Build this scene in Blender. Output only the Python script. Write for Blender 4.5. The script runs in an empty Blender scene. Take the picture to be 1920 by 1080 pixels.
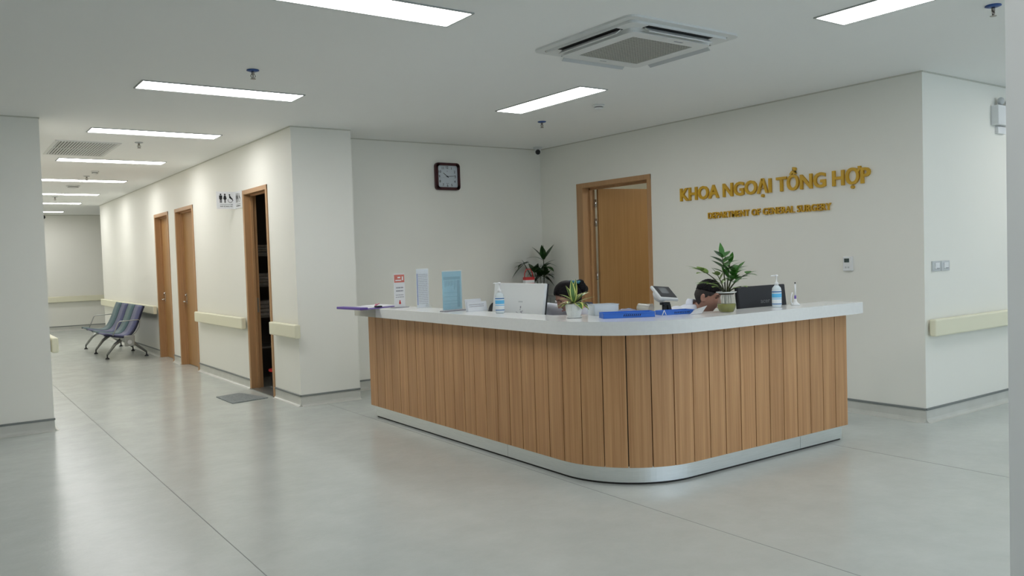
import bpy, bmesh, math, random
from mathutils import Vector, Matrix
random.seed(7)
D = bpy.data; C = bpy.context.scene.collection; SC = bpy.context.scene
PI = math.pi
H = 3.0            # ceiling height

# ------------------------------------------------------------ camera
f_px, yaw, pitch, roll, eye = 1546.33, 0.612579, -0.036703, -0.031401, 1.5271
Fv = Vector((math.sin(yaw)*math.cos(pitch), math.cos(yaw)*math.cos(pitch), math.sin(pitch)))
R0 = Fv.cross(Vector((0, 0, 1))).normalized(); U0 = R0.cross(Fv)
Rv = math.cos(roll)*R0+math.sin(roll)*U0; Uv = -math.sin(roll)*R0+math.cos(roll)*U0
cd = D.cameras.new('camera'); cam = D.objects.new('camera', cd); C.objects.link(cam)
cd.sensor_width = 36; cd.sensor_fit = 'HORIZONTAL'; cd.lens = f_px*36/1920; cd.clip_start = .05; cd.clip_end = 200
M = Matrix((Rv, Uv, -Fv)).transposed().to_4x4(); M.translation = (0, 0, eye); cam.matrix_world = M
SC.camera = cam

# ------------------------------------------------------------ light and exposure
SC.view_settings.view_transform = 'Standard'; SC.view_settings.look = 'None'
SC.view_settings.gamma = 1; SC.view_settings.use_curve_mapping = False
SC.view_settings.exposure = 0.0
W = D.worlds.new('world'); SC.world = W; W.use_nodes = True
W.node_tree.nodes['Background'].inputs[0].default_value = (.62, .80, 1, 1)
W.node_tree.nodes['Background'].inputs[1].default_value = 2.6
PANEL = 16.8       # radiance of the ceiling panels
SC.cycles.max_bounces = 10; SC.cycles.diffuse_bounces = 6; SC.cycles.glossy_bounces = 4
SC.cycles.transmission_bounces = 8; SC.cycles.transparent_max_bounces = 12
SC.cycles.sample_clamp_indirect = 8; SC.cycles.caustics_reflective = False; SC.cycles.caustics_refractive = False

# ------------------------------------------------------------ materials
def mat(name, col, rough=.6, metal=0, spec=.5, trans=0, emit=None, es=0, ior=1.45, alpha=1, coat=0):
    m = D.materials.new(name); m.use_nodes = True; b = m.node_tree.nodes['Principled BSDF']
    b.inputs['Base Color'].default_value = (*col, 1); b.inputs['Roughness'].default_value = rough
    b.inputs['Metallic'].default_value = metal; b.inputs['Specular IOR Level'].default_value = spec
    b.inputs['Transmission Weight'].default_value = trans; b.inputs['IOR'].default_value = ior
    b.inputs['Alpha'].default_value = alpha; b.inputs['Coat Weight'].default_value = coat
    if emit: b.inputs['Emission Color'].default_value = (*emit, 1); b.inputs['Emission Strength'].default_value = es
    return m
def N(m, t, **kw):
    n = m.node_tree.nodes.new(t)
    for k, v in kw.items():
        if hasattr(n, k): setattr(n, k, v)
        else: n.inputs[k].default_value = v
    return n
def L(m, a, b): m.node_tree.links.new(a, b)
def noisy(name, c1, c2, scale=(1, 1, 1), nscale=4, rough=.6, bump=0, bscale=60, detail=4, lo=.35, hi=.65, **kw):
    """colour varies between c1 and c2 by noise in object space, optional fine bump"""
    m = mat(name, c1, rough, **kw); b = m.node_tree.nodes['Principled BSDF']
    tc = N(m, 'ShaderNodeTexCoord'); mp = N(m, 'ShaderNodeMapping'); mp.inputs['Scale'].default_value = scale
    L(m, tc.outputs['Object'], mp.inputs[0])
    nz = N(m, 'ShaderNodeTexNoise'); nz.inputs['Scale'].default_value = nscale; nz.inputs['Detail'].default_value = detail
    L(m, mp.outputs[0], nz.inputs['Vector'])
    r = N(m, 'ShaderNodeValToRGB'); r.color_ramp.elements[0].position = lo; r.color_ramp.elements[1].position = hi
    r.color_ramp.elements[0].color = (*c1, 1); r.color_ramp.elements[1].color = (*c2, 1)
    L(m, nz.outputs['Fac'], r.inputs[0]); L(m, r.outputs[0], b.inputs['Base Color'])
    if bump:
        n2 = N(m, 'ShaderNodeTexNoise'); n2.inputs['Scale'].default_value = bscale; n2.inputs['Detail'].default_value = 3
        L(m, mp.outputs[0], n2.inputs['Vector'])
        bp = N(m, 'ShaderNodeBump'); bp.inputs['Strength'].default_value = bump; bp.inputs['Distance'].default_value = .01
        L(m, n2.outputs['Fac'], bp.inputs['Height']); L(m, bp.outputs[0], b.inputs['Normal'])
    return m
def wood(name, c1, c2, island=False, rough=.45):
    m = mat(name, c1, rough); b = m.node_tree.nodes['Principled BSDF']
    tc = N(m, 'ShaderNodeTexCoord')
    mp = N(m, 'ShaderNodeMapping'); mp.inputs['Scale'].default_value = (38, 38, .8)
    mp2 = N(m, 'ShaderNodeMapping'); mp2.inputs['Scale'].default_value = (170, 170, 2.2)
    add = None
    if island:
        g = N(m, 'ShaderNodeNewGeometry'); add = N(m, 'ShaderNodeVectorMath'); add.operation = 'ADD'
        sc = N(m, 'ShaderNodeMath'); sc.operation = 'MULTIPLY'; sc.inputs[1].default_value = 37.
        L(m, g.outputs['Random Per Island'], sc.inputs[0]); L(m, tc.outputs['Object'], add.inputs[0]); L(m, sc.outputs[0], add.inputs[1])
        src = add.outputs[0]
    else: src = tc.outputs['Object']
    L(m, src, mp.inputs[0]); L(m, src, mp2.inputs[0])
    n1 = N(m, 'ShaderNodeTexNoise'); n1.inputs['Scale'].default_value = 1; n1.inputs['Detail'].default_value = 3; L(m, mp.outputs[0], n1.inputs['Vector'])
    n2 = N(m, 'ShaderNodeTexNoise'); n2.inputs['Scale'].default_value = 1; n2.inputs['Detail'].default_value = 2; L(m, mp2.outputs[0], n2.inputs['Vector'])
    mx = N(m, 'ShaderNodeMix'); mx.inputs[0].default_value = .4; L(m, n1.outputs['Fac'], mx.inputs[2]); L(m, n2.outputs['Fac'], mx.inputs[3])
    r = N(m, 'ShaderNodeValToRGB'); r.color_ramp.elements[0].position = .34; r.color_ramp.elements[1].position = .66
    r.color_ramp.elements[0].color = (*c1, 1); r.color_ramp.elements[1].color = (*c2, 1); L(m, mx.outputs[0], r.inputs[0])
    if island:
        hs = N(m, 'ShaderNodeHueSaturation'); mr = N(m, 'ShaderNodeMapRange')
        mr.inputs['To Min'].default_value = .95; mr.inputs['To Max'].default_value = 1.05
        L(m, g.outputs['Random Per Island'], mr.inputs['Value']); L(m, mr.outputs[0], hs.inputs['Value'])
        L(m, r.outputs[0], hs.inputs['Color']); L(m, hs.outputs[0], b.inputs['Base Color'])
    else: L(m, r.outputs[0], b.inputs['Base Color'])
    return m
m_wall = noisy('wall_paint', (.835, .825, .765), (.85, .84, .78), nscale=.7, rough=.55, bump=.03, bscale=90)
m_ceil = noisy('ceiling_paint', (.90, .905, .895), (.91, .915, .905), nscale=.6, rough=.7)
m_gap = mat('shadow_gap', (.60, .59, .52), .7)
m_base = noisy('cove_vinyl', (.56, .56, .52), (.60, .60, .56), nscale=8, rough=.35)
m_strip = mat('grey_strip', (.20, .215, .21), .45)
m_rail = mat('rail_cream', (.80, .775, .60), .45)
m_slat = wood('slat_oak', (.43, .217, .093), (.62, .352, .168), island=True)
m_door = wood('door_veneer', (.37, .20, .075), (.44, .25, .10))
m_frame = wood('frame_veneer', (.42, .235, .11), (.49, .285, .14))
m_quartz = noisy('white_stone', (.765, .775, .77), (.785, .795, .79), nscale=40, rough=.16)
m_beige = mat('beige_end', (.50, .50, .43), .35)
m_steel = noisy('brushed_steel', (.80, .83, .83), (.86, .89, .89), scale=(1, 1, 30), nscale=9, rough=.36, metal=1)
m_chrome = mat('chrome', (.75, .75, .74), .2, 1)
m_dark = mat('dark_core', (.03, .027, .025), .7)
m_black = mat('black_plastic', (.015, .016, .018), .4)
m_blackm = mat('black_matte', (.02, .021, .026), .6)
m_white = mat('white_plastic', (.78, .79, .80), .4)
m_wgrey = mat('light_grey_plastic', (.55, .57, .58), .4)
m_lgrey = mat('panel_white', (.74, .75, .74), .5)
m_lamp = mat('lamp_diffuser', (.9, .9, .9), .5, emit=(1, .995, .98), es=PANEL)
m_lampf = mat('lamp_frame', (.40, .42, .41), .5)
m_dim = mat('lamp_room', (.9, .9, .9), .5, emit=(1, .95, .80), es=14)
m_gold = mat('gold_letter', (.62, .36, .02), .42, .0)
m_blue = mat('blue_plastic', (.035, .16, .62), .4)
m_cyan = noisy('cyan_film', (.20, .48, .62), (.25, .54, .66), scale=(1, 1, 1), nscale=9, rough=.3)
m_cyand = mat('cyan_dark', (.11, .33, .44), .3)
m_paper = mat('paper', (.80, .81, .83), .6)
m_paperb = mat('bluish_paper', (.72, .75, .80), .5)
m_ink = mat('grey_ink', (.30, .30, .34), .6)
m_inkb = mat('black_ink', (.012, .012, .014), .5)
m_indigo = mat('blue_ink', (.10, .16, .50), .5)
m_red = mat('red', (.55, .03, .03), .45)
m_salmon = mat('salmon', (.62, .19, .15), .5)
m_purple = mat('purple', (.13, .075, .36), .4)
m_pink = mat('pink', (.80, .28, .40), .5)
m_maroon = mat('maroon', (.055, .010, .014), .35)
m_face = mat('clock_face', (.58, .63, .68), .4)
m_glass = mat('clear_glass', (.55, .58, .56), .05, alpha=.07)
m_acry = mat('acrylic', (.85, .90, .92), .06, alpha=.13)
m_water = mat('green_water', (.22, .215, .010), .2, alpha=.95)
m_skinw = noisy('skin', (.55, .31, .235), (.60, .35, .265), nscale=14, rough=.5)
m_skinm = noisy('skin', (.44, .23, .165), (.49, .265, .195), nscale=14, rough=.5)
m_hair = noisy('black_hair', (.004, .0035, .004), (.012, .010, .012), scale=(60, 8, 60), nscale=2, rough=.55, spec=.12)
m_hairs = noisy('shaved_hair', (.012, .010, .010), (.035, .027, .025), nscale=120, rough=.6)
m_coat = noisy('white_coat', (.70, .73, .83), (.76, .79, .88), nscale=7, rough=.75, bump=.25, bscale=16)
m_navy = mat('navy_cloth', (.012, .014, .04), .7)
m_teal = mat('teal_clip', (.02, .16, .22), .35)
m_leafd = noisy('leaf_dark', (.018, .055, .014), (.04, .10, .025), nscale=12, rough=.38)
m_leafg = noisy('leaf_glossy', (.03, .13, .018), (.07, .23, .03), nscale=10, rough=.3)
m_leafl = noisy('leaf_light', (.16, .30, .035), (.25, .38, .07), nscale=10, rough=.35)
m_leafv = noisy('leaf_green', (.045, .12, .02), (.08, .19, .035), nscale=18, rough=.35)
m_leafy = mat('leaf_yellow_edge', (.62, .64, .20), .4)
m_stem = mat('stem', (.05, .055, .02), .6)
m_soil = noisy('soil', (.03, .02, .012), (.06, .04, .025), nscale=60, rough=.9)
m_pot = mat('white_ceramic', (.74, .76, .75), .3)
m_cab = mat('cabinet_grey', (.20, .215, .205), .45)
m_cabd = mat('cabinet_seam', (.07, .075, .075), .6)
m_tealw = noisy('teal_mesh', (.07, .125, .145), (.09, .155, .17), nscale=30, rough=.5)
m_violet = noisy('violet_mesh', (.075, .082, .175), (.095, .102, .205), nscale=30, rough=.5)
m_alu = mat('aluminium', (.36, .37, .35), .4, .8)
m_grill = mat('grille', (.42, .42, .38), .6)
m_void = mat('dark_void', (.02, .02, .018), .8)
m_sprk = mat('blue_cup', (.03, .09, .30), .4)
m_brass = mat('sprinkler_metal', (.30, .27, .24), .35, .9)
m_matg = noisy('mat_grey', (.20, .225, .23), (.29, .31, .31), nscale=45, rough=.9)
m_cloth = noisy('folded_cloth', (.30, .31, .31), (.42, .42, .41), nscale=20, rough=.8)
m_clothd = mat('grey_box', (.25, .25, .24), .7)
m_cup = mat('clear_cup', (.62, .62, .56), .12, alpha=.5)
m_bag = mat('plastic_bag', (.36, .42, .62), .25, alpha=.5)
m_bin = mat('clear_bin', (.74, .80, .84), .2, alpha=.55)
m_hand = mat('sanitiser', (.74, .82, .86), .12, alpha=.85)
m_label = mat('label_blue', (.12, .48, .80), .4)
m_labeld = mat('label_navy', (.08, .20, .42), .4)
m_labelw = mat('label_white', (.76, .80, .82), .4)
m_mon = mat('monitor_white', (.74, .76, .76), .35)

# floor: pale vinyl, mottled, glossy, slightly uneven so reflections smear
m_floor = mat('floor_vinyl', (.6, .6, .57), .2); b = m_floor.node_tree.nodes['Principled BSDF']
tc = N(m_floor, 'ShaderNodeTexCoord')
n1 = N(m_floor, 'ShaderNodeTexNoise'); n1.inputs['Scale'].default_value = 3.; n1.inputs['Detail'].default_value = 8; n1.inputs['Roughness'].default_value = .7
L(m_floor, tc.outputs['Object'], n1.inputs['Vector'])
r = N(m_floor, 'ShaderNodeValToRGB'); r.color_ramp.elements[0].position = .3; r.color_ramp.elements[1].position = .7
r.color_ramp.elements[0].color = (.50, .53, .505, 1); r.color_ramp.elements[1].color = (.56, .59, .565, 1)
L(m_floor, n1.outputs['Fac'], r.inputs[0]); L(m_floor, r.outputs[0], b.inputs['Base Color'])
n2 = N(m_floor, 'ShaderNodeTexNoise'); n2.inputs['Scale'].default_value = 6; n2.inputs['Detail'].default_value = 9; n2.inputs['Roughness'].default_value = .62
L(m_floor, tc.outputs['Object'], n2.inputs['Vector'])
bp = N(m_floor, 'ShaderNodeBump'); bp.inputs['Strength'].default_value = .12; bp.inputs['Distance'].default_value = .02
L(m_floor, n2.outputs['Fac'], bp.inputs['Height']); L(m_floor, bp.outputs[0], b.inputs['Normal'])
rr = N(m_floor, 'ShaderNodeMapRange'); rr.inputs['To Min'].default_value = .15; rr.inputs['To Max'].default_value = .25
L(m_floor, n1.outputs['Fac'], rr.inputs['Value']); L(m_floor, rr.outputs[0], b.inputs['Roughness'])
b.inputs['Specular IOR Level'].default_value = .42

# ------------------------------------------------------------ helpers
def box(bm, lo, hi, mi=0, bev=0, seg=2):
    vs = [bm.verts.new((x, y, z)) for x in (lo[0], hi[0]) for y in (lo[1], hi[1]) for z in (lo[2], hi[2])]
    fs = [bm.faces.new([vs[i] for i in q]) for q in ((0, 1, 3, 2), (4, 6, 7, 5), (0, 4, 5, 1), (2, 3, 7, 6), (0, 2, 6, 4), (1, 5, 7, 3))]
    for f in fs: f.material_index = mi
    if bev:
        es = list({e for f in fs for e in f.edges})
        r = bmesh.ops.bevel(bm, geom=es, offset=bev, segments=seg, affect='EDGES', profile=.5)
        for f in r['faces']: f.material_index = mi
    return vs
def xbox(bm, mtx, lo, hi, mi=0, bev=0, seg=2):
    b2 = bmesh.new(); box(b2, lo, hi, mi, bev, seg); merge(bm, b2, mtx)
def merge(bm, b2, mtx=None):
    if mtx: b2.transform(mtx)
    me = D.meshes.new('tmp'); b2.to_mesh(me); b2.free(); bm.from_mesh(me); D.meshes.remove(me)
def prism(bm, pts, z0, z1, mi=0, bev=0):
    lo = [bm.verts.new((x, y, z0)) for x, y in pts]; hi = [bm.verts.new((x, y, z1)) for x, y in pts]
    n = len(pts); fs = [bm.faces.new(hi), bm.faces.new(lo[::-1])]
    for i in range(n): fs.append(bm.faces.new((lo[i], lo[(i+1) % n], hi[(i+1) % n], hi[i])))
    for f in fs: f.material_index = mi
    if bev:
        es = list(fs[0].edges)+list(fs[1].edges)
        bmesh.ops.bevel(bm, geom=es, offset=bev, segments=2, affect='EDGES', profile=.5)
def lathe(bm, prof, c=(0, 0, 0), n=24, mi=0, cap=True):
    rings = []
    for r, z in prof:
        rings.append([bm.verts.new((c[0]+r*math.cos(2*PI*i/n), c[1]+r*math.sin(2*PI*i/n), c[2]+z)) for i in range(n)])
    for a, b_ in zip(rings, rings[1:]):
        for i in range(n):
            f = bm.faces.new((a[i], a[(i+1) % n], b_[(i+1) % n], b_[i])); f.material_index = mi; f.smooth = True
    if cap:
        for rg, rev in ((rings[0], True), (rings[-1], False)):
            f = bm.faces.new(rg[::-1] if rev else rg); f.material_index = mi
def tube(bm, pts, r, n=8, mi=0, radii=None):
    pts = [Vector(p) for p in pts]; rings = []; up = None
    for i, p in enumerate(pts):
        t = (pts[min(i+1, len(pts)-1)]-pts[max(i-1, 0)]).normalized()
        if up is None:
            up = t.cross(Vector((0, 0, 1)));
            if up.length < 1e-3: up = Vector((1, 0, 0))
            up.normalize()
        up = (up-t*up.dot(t)).normalized(); w = t.cross(up); rad = radii[i] if radii else r
        rings.append([bm.verts.new(p+rad*(math.cos(2*PI*k/n)*up+math.sin(2*PI*k/n)*w)) for k in range(n)])
    for a, b_ in zip(rings, rings[1:]):
        for k in range(n):
            f = bm.faces.new((a[k], a[(k+1) % n], b_[(k+1) % n], b_[k])); f.smooth = True; f.material_index = mi
    bm.faces.new(rings[0][::-1]).material_index = mi; bm.faces.new(rings[-1]).material_index = mi
def ball(bm, c, r, mi=0, sc=(1, 1, 1), u=20, v=14):
    r_ = bmesh.ops.create_uvsphere(bm, u_segments=u, v_segments=v, radius=r, matrix=Matrix.Translation(c) @ Matrix.Diagonal((*sc, 1)))
    for vv in r_['verts']:
        for f in vv.link_faces: f.material_index = mi; f.smooth = True
def obj(name, bm, mats, parent=None, loc=None, rotz=0):
    bmesh.ops.recalc_face_normals(bm, faces=bm.faces)
    me = D.meshes.new(name); bm.to_mesh(me); bm.free()
    for m_ in (mats if isinstance(mats, (list, tuple)) else [mats]): me.materials.append(m_)
    o = D.objects.new(name, me); C.objects.link(o)
    if parent: o.parent = parent
    if loc: o.location = loc
    if rotz: o.rotation_euler.z = rotz
    return o
def thing(name, label, cat, loc=(0, 0, 0), rotz=0, group=None):
    o = D.objects.new(name, None); C.objects.link(o); o.location = loc; o.rotation_euler = (0, 0, rotz)
    o.empty_display_size = .1; o['label'] = label; o['category'] = cat
    if group: o['group'] = group
    return o
def tag(o, label, cat, group=None):
    o['label'] = label; o['category'] = cat
    if group: o['group'] = group
    return o
def struct(name, bm, m): o = obj(name, bm, m); o['kind'] = 'structure'; return o
def sthing(name, loc=(0, 0, 0), rotz=0):
    o = D.objects.new(name, None); C.objects.link(o); o.location = loc; o.rotation_euler.z = rotz; o.empty_display_size = .1
    o['kind'] = 'structure'; return o
def copy_tree(o, parent=None):
    c = o.copy(); C.objects.link(c)
    if parent: c.parent = parent
    for ch in list(o.children): copy_tree(ch, c)
    return c
def nb(): return bmesh.new()

# ------------------------------------------------------------ the room
A1, B1, A2, B2, A3, B3 = 3.186, 8.532, 3.872, 9.084, 6.921, 3.727   # wall planes
A0, B0, B4, B5 = .902, 9.014, 20.66, 24.175
X0, X1, Y0 = -6.0, 12.0, -5.0
DOORS = [(14.17, 15.17), (12.62, 13.71), (9.34, 10.24)]   # corridor openings incl. frame
DH = 2.455
bm = nb(); box(bm, (X0-.2, Y0-.2, -.1), (X1+.2, B5+.2, 0)); struct('floor', bm, m_floor)
bm = nb(); box(bm, (X0-.2, Y0-.2, H), (X1+.2, B5+.2, H+.12)); struct('ceiling', bm, m_ceil)
# floor welds
for i, x in enumerate((-.92, 1.28, 3.46, 5.66)):
    bm = nb(); box(bm, (x-.0025, Y0, -.001), (x+.0025, 8.9 if x < A0 else (20 if x < A1 else (8.5 if x < 3.8 else B3 if x > 12 else 8.9)), .0006))
    struct('trim_%d' % (i+1), bm, mat('floor_weld', (.30, .31, .30), .9, spec=.1))
# corridor right wall
bm = nb(); ys = [B1]
segs = []; cur = B2+.2
for a, b_ in sorted(DOORS): segs.append((cur, a)); cur = b_
segs.append((cur, B4))
for a, b_ in segs: box(bm, (A1, a, 0), (A1+.14, b_, H))
for a, b_ in DOORS: box(bm, (A1, a, DH), (A1+.14, b_, H))
box(bm, (A1+.2, B4-.2, 0), (8, B4, H))
struct('wall_corridor_right', bm, m_wall)
bm = nb(); box(bm, (A1, B1, 0), (A2, B2+.2, H)); struct('wall_pier', bm, m_wall)
bm = nb(); box(bm, (A2, B2, 0), (A3+.2, B2+.2, H)); struct('wall_back', bm, m_wall)
# department wall with its door opening
RD = (6.96, 8.31)
bm = nb(); box(bm, (A3, B3, 0), (A3+.2, RD[0], H)); box(bm, (A3, RD[1], 0), (A3+.2, B2, H)); box(bm, (A3, RD[0], DH), (A3+.2, RD[1], H))
struct('wall_right', bm, m_wall)
bm = nb(); box(bm, (A3+.2, B3, 0), (X1, B3+.2, H)); struct('wall_right_return', bm, m_wall)
bm = nb(); box(bm, (X0, B0, 0), (A0, B0+.2, H)); box(bm, (A0-.2, B0+.2, 0), (A0, B5, H)); struct('wall_left', bm, m_wall)
bm = nb(); box(bm, (A0-.2, B5, 0), (8, B5+.2, H)); box(bm, (8, B4-.2, 0), (8.2, B5+.2, H)); struct('wall_corridor_end', bm, m_wall)
bm = nb(); box(bm, (X0-.2, Y0, 0), (X0, B0+.2, H)); struct('wall_far_left', bm, m_wall)
bm = nb(); box(bm, (X1, Y0, 0), (X1+.2, B3+.2, H)); struct('wall_far_right', bm, m_wall)
# wall behind the camera with a band of windows
bm = nb(); box(bm, (X0, Y0-.2, 0), (X1, Y0, .8)); box(bm, (X0, Y0-.2, 2.6), (X1, Y0, H))
box(bm, (X0, Y0-.2, .8), (0, Y0, 2.6))
for k in range(2, 7): x = X0+k*3-.15; box(bm, (max(x, X0), Y0-.2, .8), (min(x+.3, X1), Y0, 2.6))
struct('wall_front', bm, m_wall)
for k in range(2, 6):
    x = X0+k*3+.15; t = sthing('window_%d' % (k-1), (x, Y0-.1, .8)); bm = nb()
    for lo, hi in (((0, 0, 0), (.05, .05, 1.8)), ((2.65, 0, 0), (2.7, .05, 1.8)), ((0, 0, 0), (2.7, .05, .05)), ((0, 0, 1.75), (2.7, .05, 1.8)), ((1.33, 0, 0), (1.37, .05, 1.8))): box(bm, lo, hi)
    obj('window_frame', bm, m_wgrey, t)
# white pier close to the camera on the right
bm = nb(); box(bm, (1.868, -.6, 0), (2.5, .827, H)); struct('wall_near_pier', bm, mat('pier_white', (.87, .89, .89), .5))
# rooms behind the doors
bm = nb(); box(bm, (5.2, B2+.2, 0), (5.4, 11.4, H)); box(bm, (A1+.14, 11.2, 0), (5.2, 11.4, H)); box(bm, (A1+.2,11.4,0),(3.9,11.5,H)); struct('wall_store', bm, mat('unlit_store_wall', (.12, .11, .10), .8))  # walls coloured dark so the room reads as unlit
bm = nb(); box(bm, (9.6, B3+.2, 0), (9.8, B2+.2, H)); box(bm, (A3+.2, B2, 0), (9.6, B2+.2, H)); struct('wall_office', bm, m_wall)
bm = nb(); box(bm, (3.9, 11.4, 0), (4.0, B4-.2, H)); struct('wall_service', bm, m_wall)

# grey strip painted as the shade line under the ceiling, cove skirting with a grey cap strip
def skirting(name, p, q, nrm, z=H):
    """p,q ends on the wall face, nrm the unit normal into the room"""
    p, q, nrm = Vector((*p, 0)), Vector((*q, 0)), Vector((*nrm, 0)); bm = nb()
    prof = [(0, .104), (.004, .104), (.004, .034), (.009, .016), (.022, .004), (.04, .0008), (.04, 0), (0, 0)]
    def ext(pr, mi):
        a = [bm.verts.new(p+nrm*n+Vector((0, 0, z))) for n, z in pr]; c = [bm.verts.new(q+nrm*n+Vector((0, 0, z))) for n, z in pr]; k = len(pr)
        for i in range(k): bm.faces.new((a[i], a[(i+1) % k], c[(i+1) % k], c[i])).material_index = mi
        bm.faces.new(a).material_index = mi; bm.faces.new(c[::-1]).material_index = mi
    ext(prof, 0); ext([(0, .1045), (.010, .1045), (.010, .119), (.007, .1235), (0, .1235)], 1)
    struct('baseboard_'+name, bm, [m_base, m_strip])
TR = [4]
def gap(p, q, nrm):
    p, q, nrm = Vector((*p, 0)), Vector((*q, 0)), Vector((*nrm, 0)); bm = nb()
    pr = [(0, H), (.006, H), (.006, H-.012), (0, H-.012)]
    a = [bm.verts.new(p+nrm*n+Vector((0, 0, z))) for n, z in pr]; c = [bm.verts.new(q+nrm*n+Vector((0, 0, z))) for n, z in pr]
    for i in range(4): bm.faces.new((a[i], a[(i+1) % 4], c[(i+1) % 4], c[i]))
    bm.faces.new(a); bm.faces.new(c[::-1]); TR[0] += 1; struct('trim_%d' % TR[0], bm, m_gap)
runs = [('left', (X0, B0), (A0, B0), (0, -1)), ('corridor_left', (A0, B0), (A0, B5), (1, 0)), ('pier_side', (A1, B1), (A2, B1), (0, -1)),
        ('back', (A2, B2), (A3, B2), (0, -1)), ('right_near', (A3, B3), (A3, RD[0]), (-1, 0)), ('right_far', (A3, RD[1]), (A3, B2), (-1, 0)),
        ('right_return', (A3, B3), (X1, B3), (0, -1)), ('corridor_end', (A0, B5), (8, B5), (0, -1)),
        ('pier_face', (A1, B1), (A1, DOORS[2][0]), (-1, 0)), ('corridor_a', (A1, DOORS[2][1]), (A1, DOORS[1][0]), (-1, 0)),
        ('corridor_b', (A1, DOORS[1][1]), (A1, DOORS[0][0]), (-1, 0)), ('corridor_c', (A1, DOORS[0][1]), (A1, B4), (-1, 0))]
for n_, p, q, nr in runs: skirting(n_, p, q, nr)
for p, q, nr in (((X0, B0), (A0, B0), (0, -1)), ((A0, B0), (A0, B5), (1, 0)), ((A1, B1), (A2, B1), (0, -1)), ((A2, B2), (A3, B2), (0, -1)), ((A3, B3), (A3, B2), (-1, 0)), ((A3, B3), (X1, B3), (0, -1)), ((A1, B1), (A1, B4), (-1, 0)), ((A0, B5), (8, B5), (0, -1))): gap(p, q, nr)

# ------------------------------------------------------------ doors
def frame_parts(t, w, h, depth, m):
    """door set in a wall: local x = into the wall, local y = along the opening, z up"""
    bm = nb(); fw = .055
    for y0, y1 in ((0, fw), (w-fw, w)): box(bm, (-.012, y0, 0), (depth, y1, h), bev=.003)
    box(bm, (-.0125, 0, h-fw), (depth, w, h), bev=.003)
    obj('frame', bm, m, t)
    bm = nb()      # rebate stop
    for y0, y1 in ((fw, fw+.018), (w-fw-.018, w-fw)): box(bm, (depth-.075, y0, 0), (depth-.045, y1, h-fw))
    box(bm, (depth-.075, fw, h-fw-.018), (depth-.045, w-fw, h-fw)); obj('door_stop', bm, m, t)
for i, (a, b_) in enumerate(DOORS[:2]):
    w = b_-a; t = sthing('door_%d' % (i+1), (A1, a, 0)); frame_parts(t, w, DH, .14, m_frame)
    bm = nb(); box(bm, (.095, .06, .006), (.137, w-.06, DH-.06), bev=.002); lf = obj('leaf', bm, m_door, t)
    bm = nb(); box(bm, (.088, w-.125, .96), (.096, w-.095, 1.13), bev=.003); obj('escutcheon', bm, m_chrome, lf)
    bm = nb(); tube(bm, [(.09, w-.11, 1.0), (.04, w-.11, 1.0), (.035, w-.125, 1.0), (.035, w-.25, 1.0)], .011); tube(bm, [(.09, w-.11, 1.1), (.068, w-.11, 1.1)], .017, 12)
    obj('handle', bm, m_chrome, lf)
t = sthing('door_3', (A1, DOORS[2][0], 0)); w = .90; frame_parts(t, w, DH, .14, m_frame)
bm = nb(); xbox(bm, Matrix.Translation((.14, .06, 0)) @ Matrix.Rotation(math.radians(5), 4, 'Z'), (0, 0, .008), (.78, .042, DH-.065), bev=.002); lf = obj('leaf', bm, m_door, t)
bm = nb(); box(bm, (.100, w-.0575, .95), (.125, w-.0545, 1.13)); obj('strike_plate', bm, m_alu, t)
bm = nb(); box(bm, (-.02, .04, 0), (.2, w-.04, .012)); obj('threshold', bm, m_alu, t)
# office door: opened into the room beyond, hinged on the far jamb
t = sthing('door_4', (A3, RD[0], 0)); w = RD[1]-RD[0]; bm = nb(); fw = .11
for y0, y1 in ((0, .06), (w-.12, w)): box(bm, (-.012, y0, 0), (.20, y1, DH), bev=.003)
box(bm, (-.0125, 0, DH-.06), (.20, w, DH), bev=.003); obj('frame', bm, m_frame, t)
bm = nb(); box(bm, (.10, w-.145, 0), (.13, w-.12, DH-.06)); box(bm, (.10, .06, 0), (.13, .08, DH-.06)); box(bm, (.10, .06, DH-.085), (.13, w-.12, DH-.06)); obj('door_stop', bm, m_frame, t)
hx, hy = .205, w-.135
mt = Matrix.Translation((hx, hy, 0)) @ Matrix.Rotation(math.radians(-12), 4, 'Z')
bm = nb(); xbox(bm, mt, (.012, -.042, .008), (1.10, 0, DH-.068), bev=.002); lf = obj('leaf', bm, m_door, t)
for z in (.25, 1.25, 1.95, 2.2):
    bm = nb(); tube(bm, [(hx, hy+.002, z-.05), (hx, hy+.002, z+.05)], .009, 10); box(bm, (hx-.03, hy+.003, z-.05), (hx+.004, hy+.012, z+.05)); obj('hinge', bm, m_chrome, t)
bm = nb(); xbox(bm, mt, (1.0, -.055, .95), (1.04, -.042, 1.12), bev=.003); tube(bm, [mt @ Vector((1.02, -.05, 1.0)), mt @ Vector((1.02, -.09, 1.0)), mt @ Vector((.9, -.09, 1.0))], .01); obj('handle', bm, m_chrome, lf)

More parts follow.
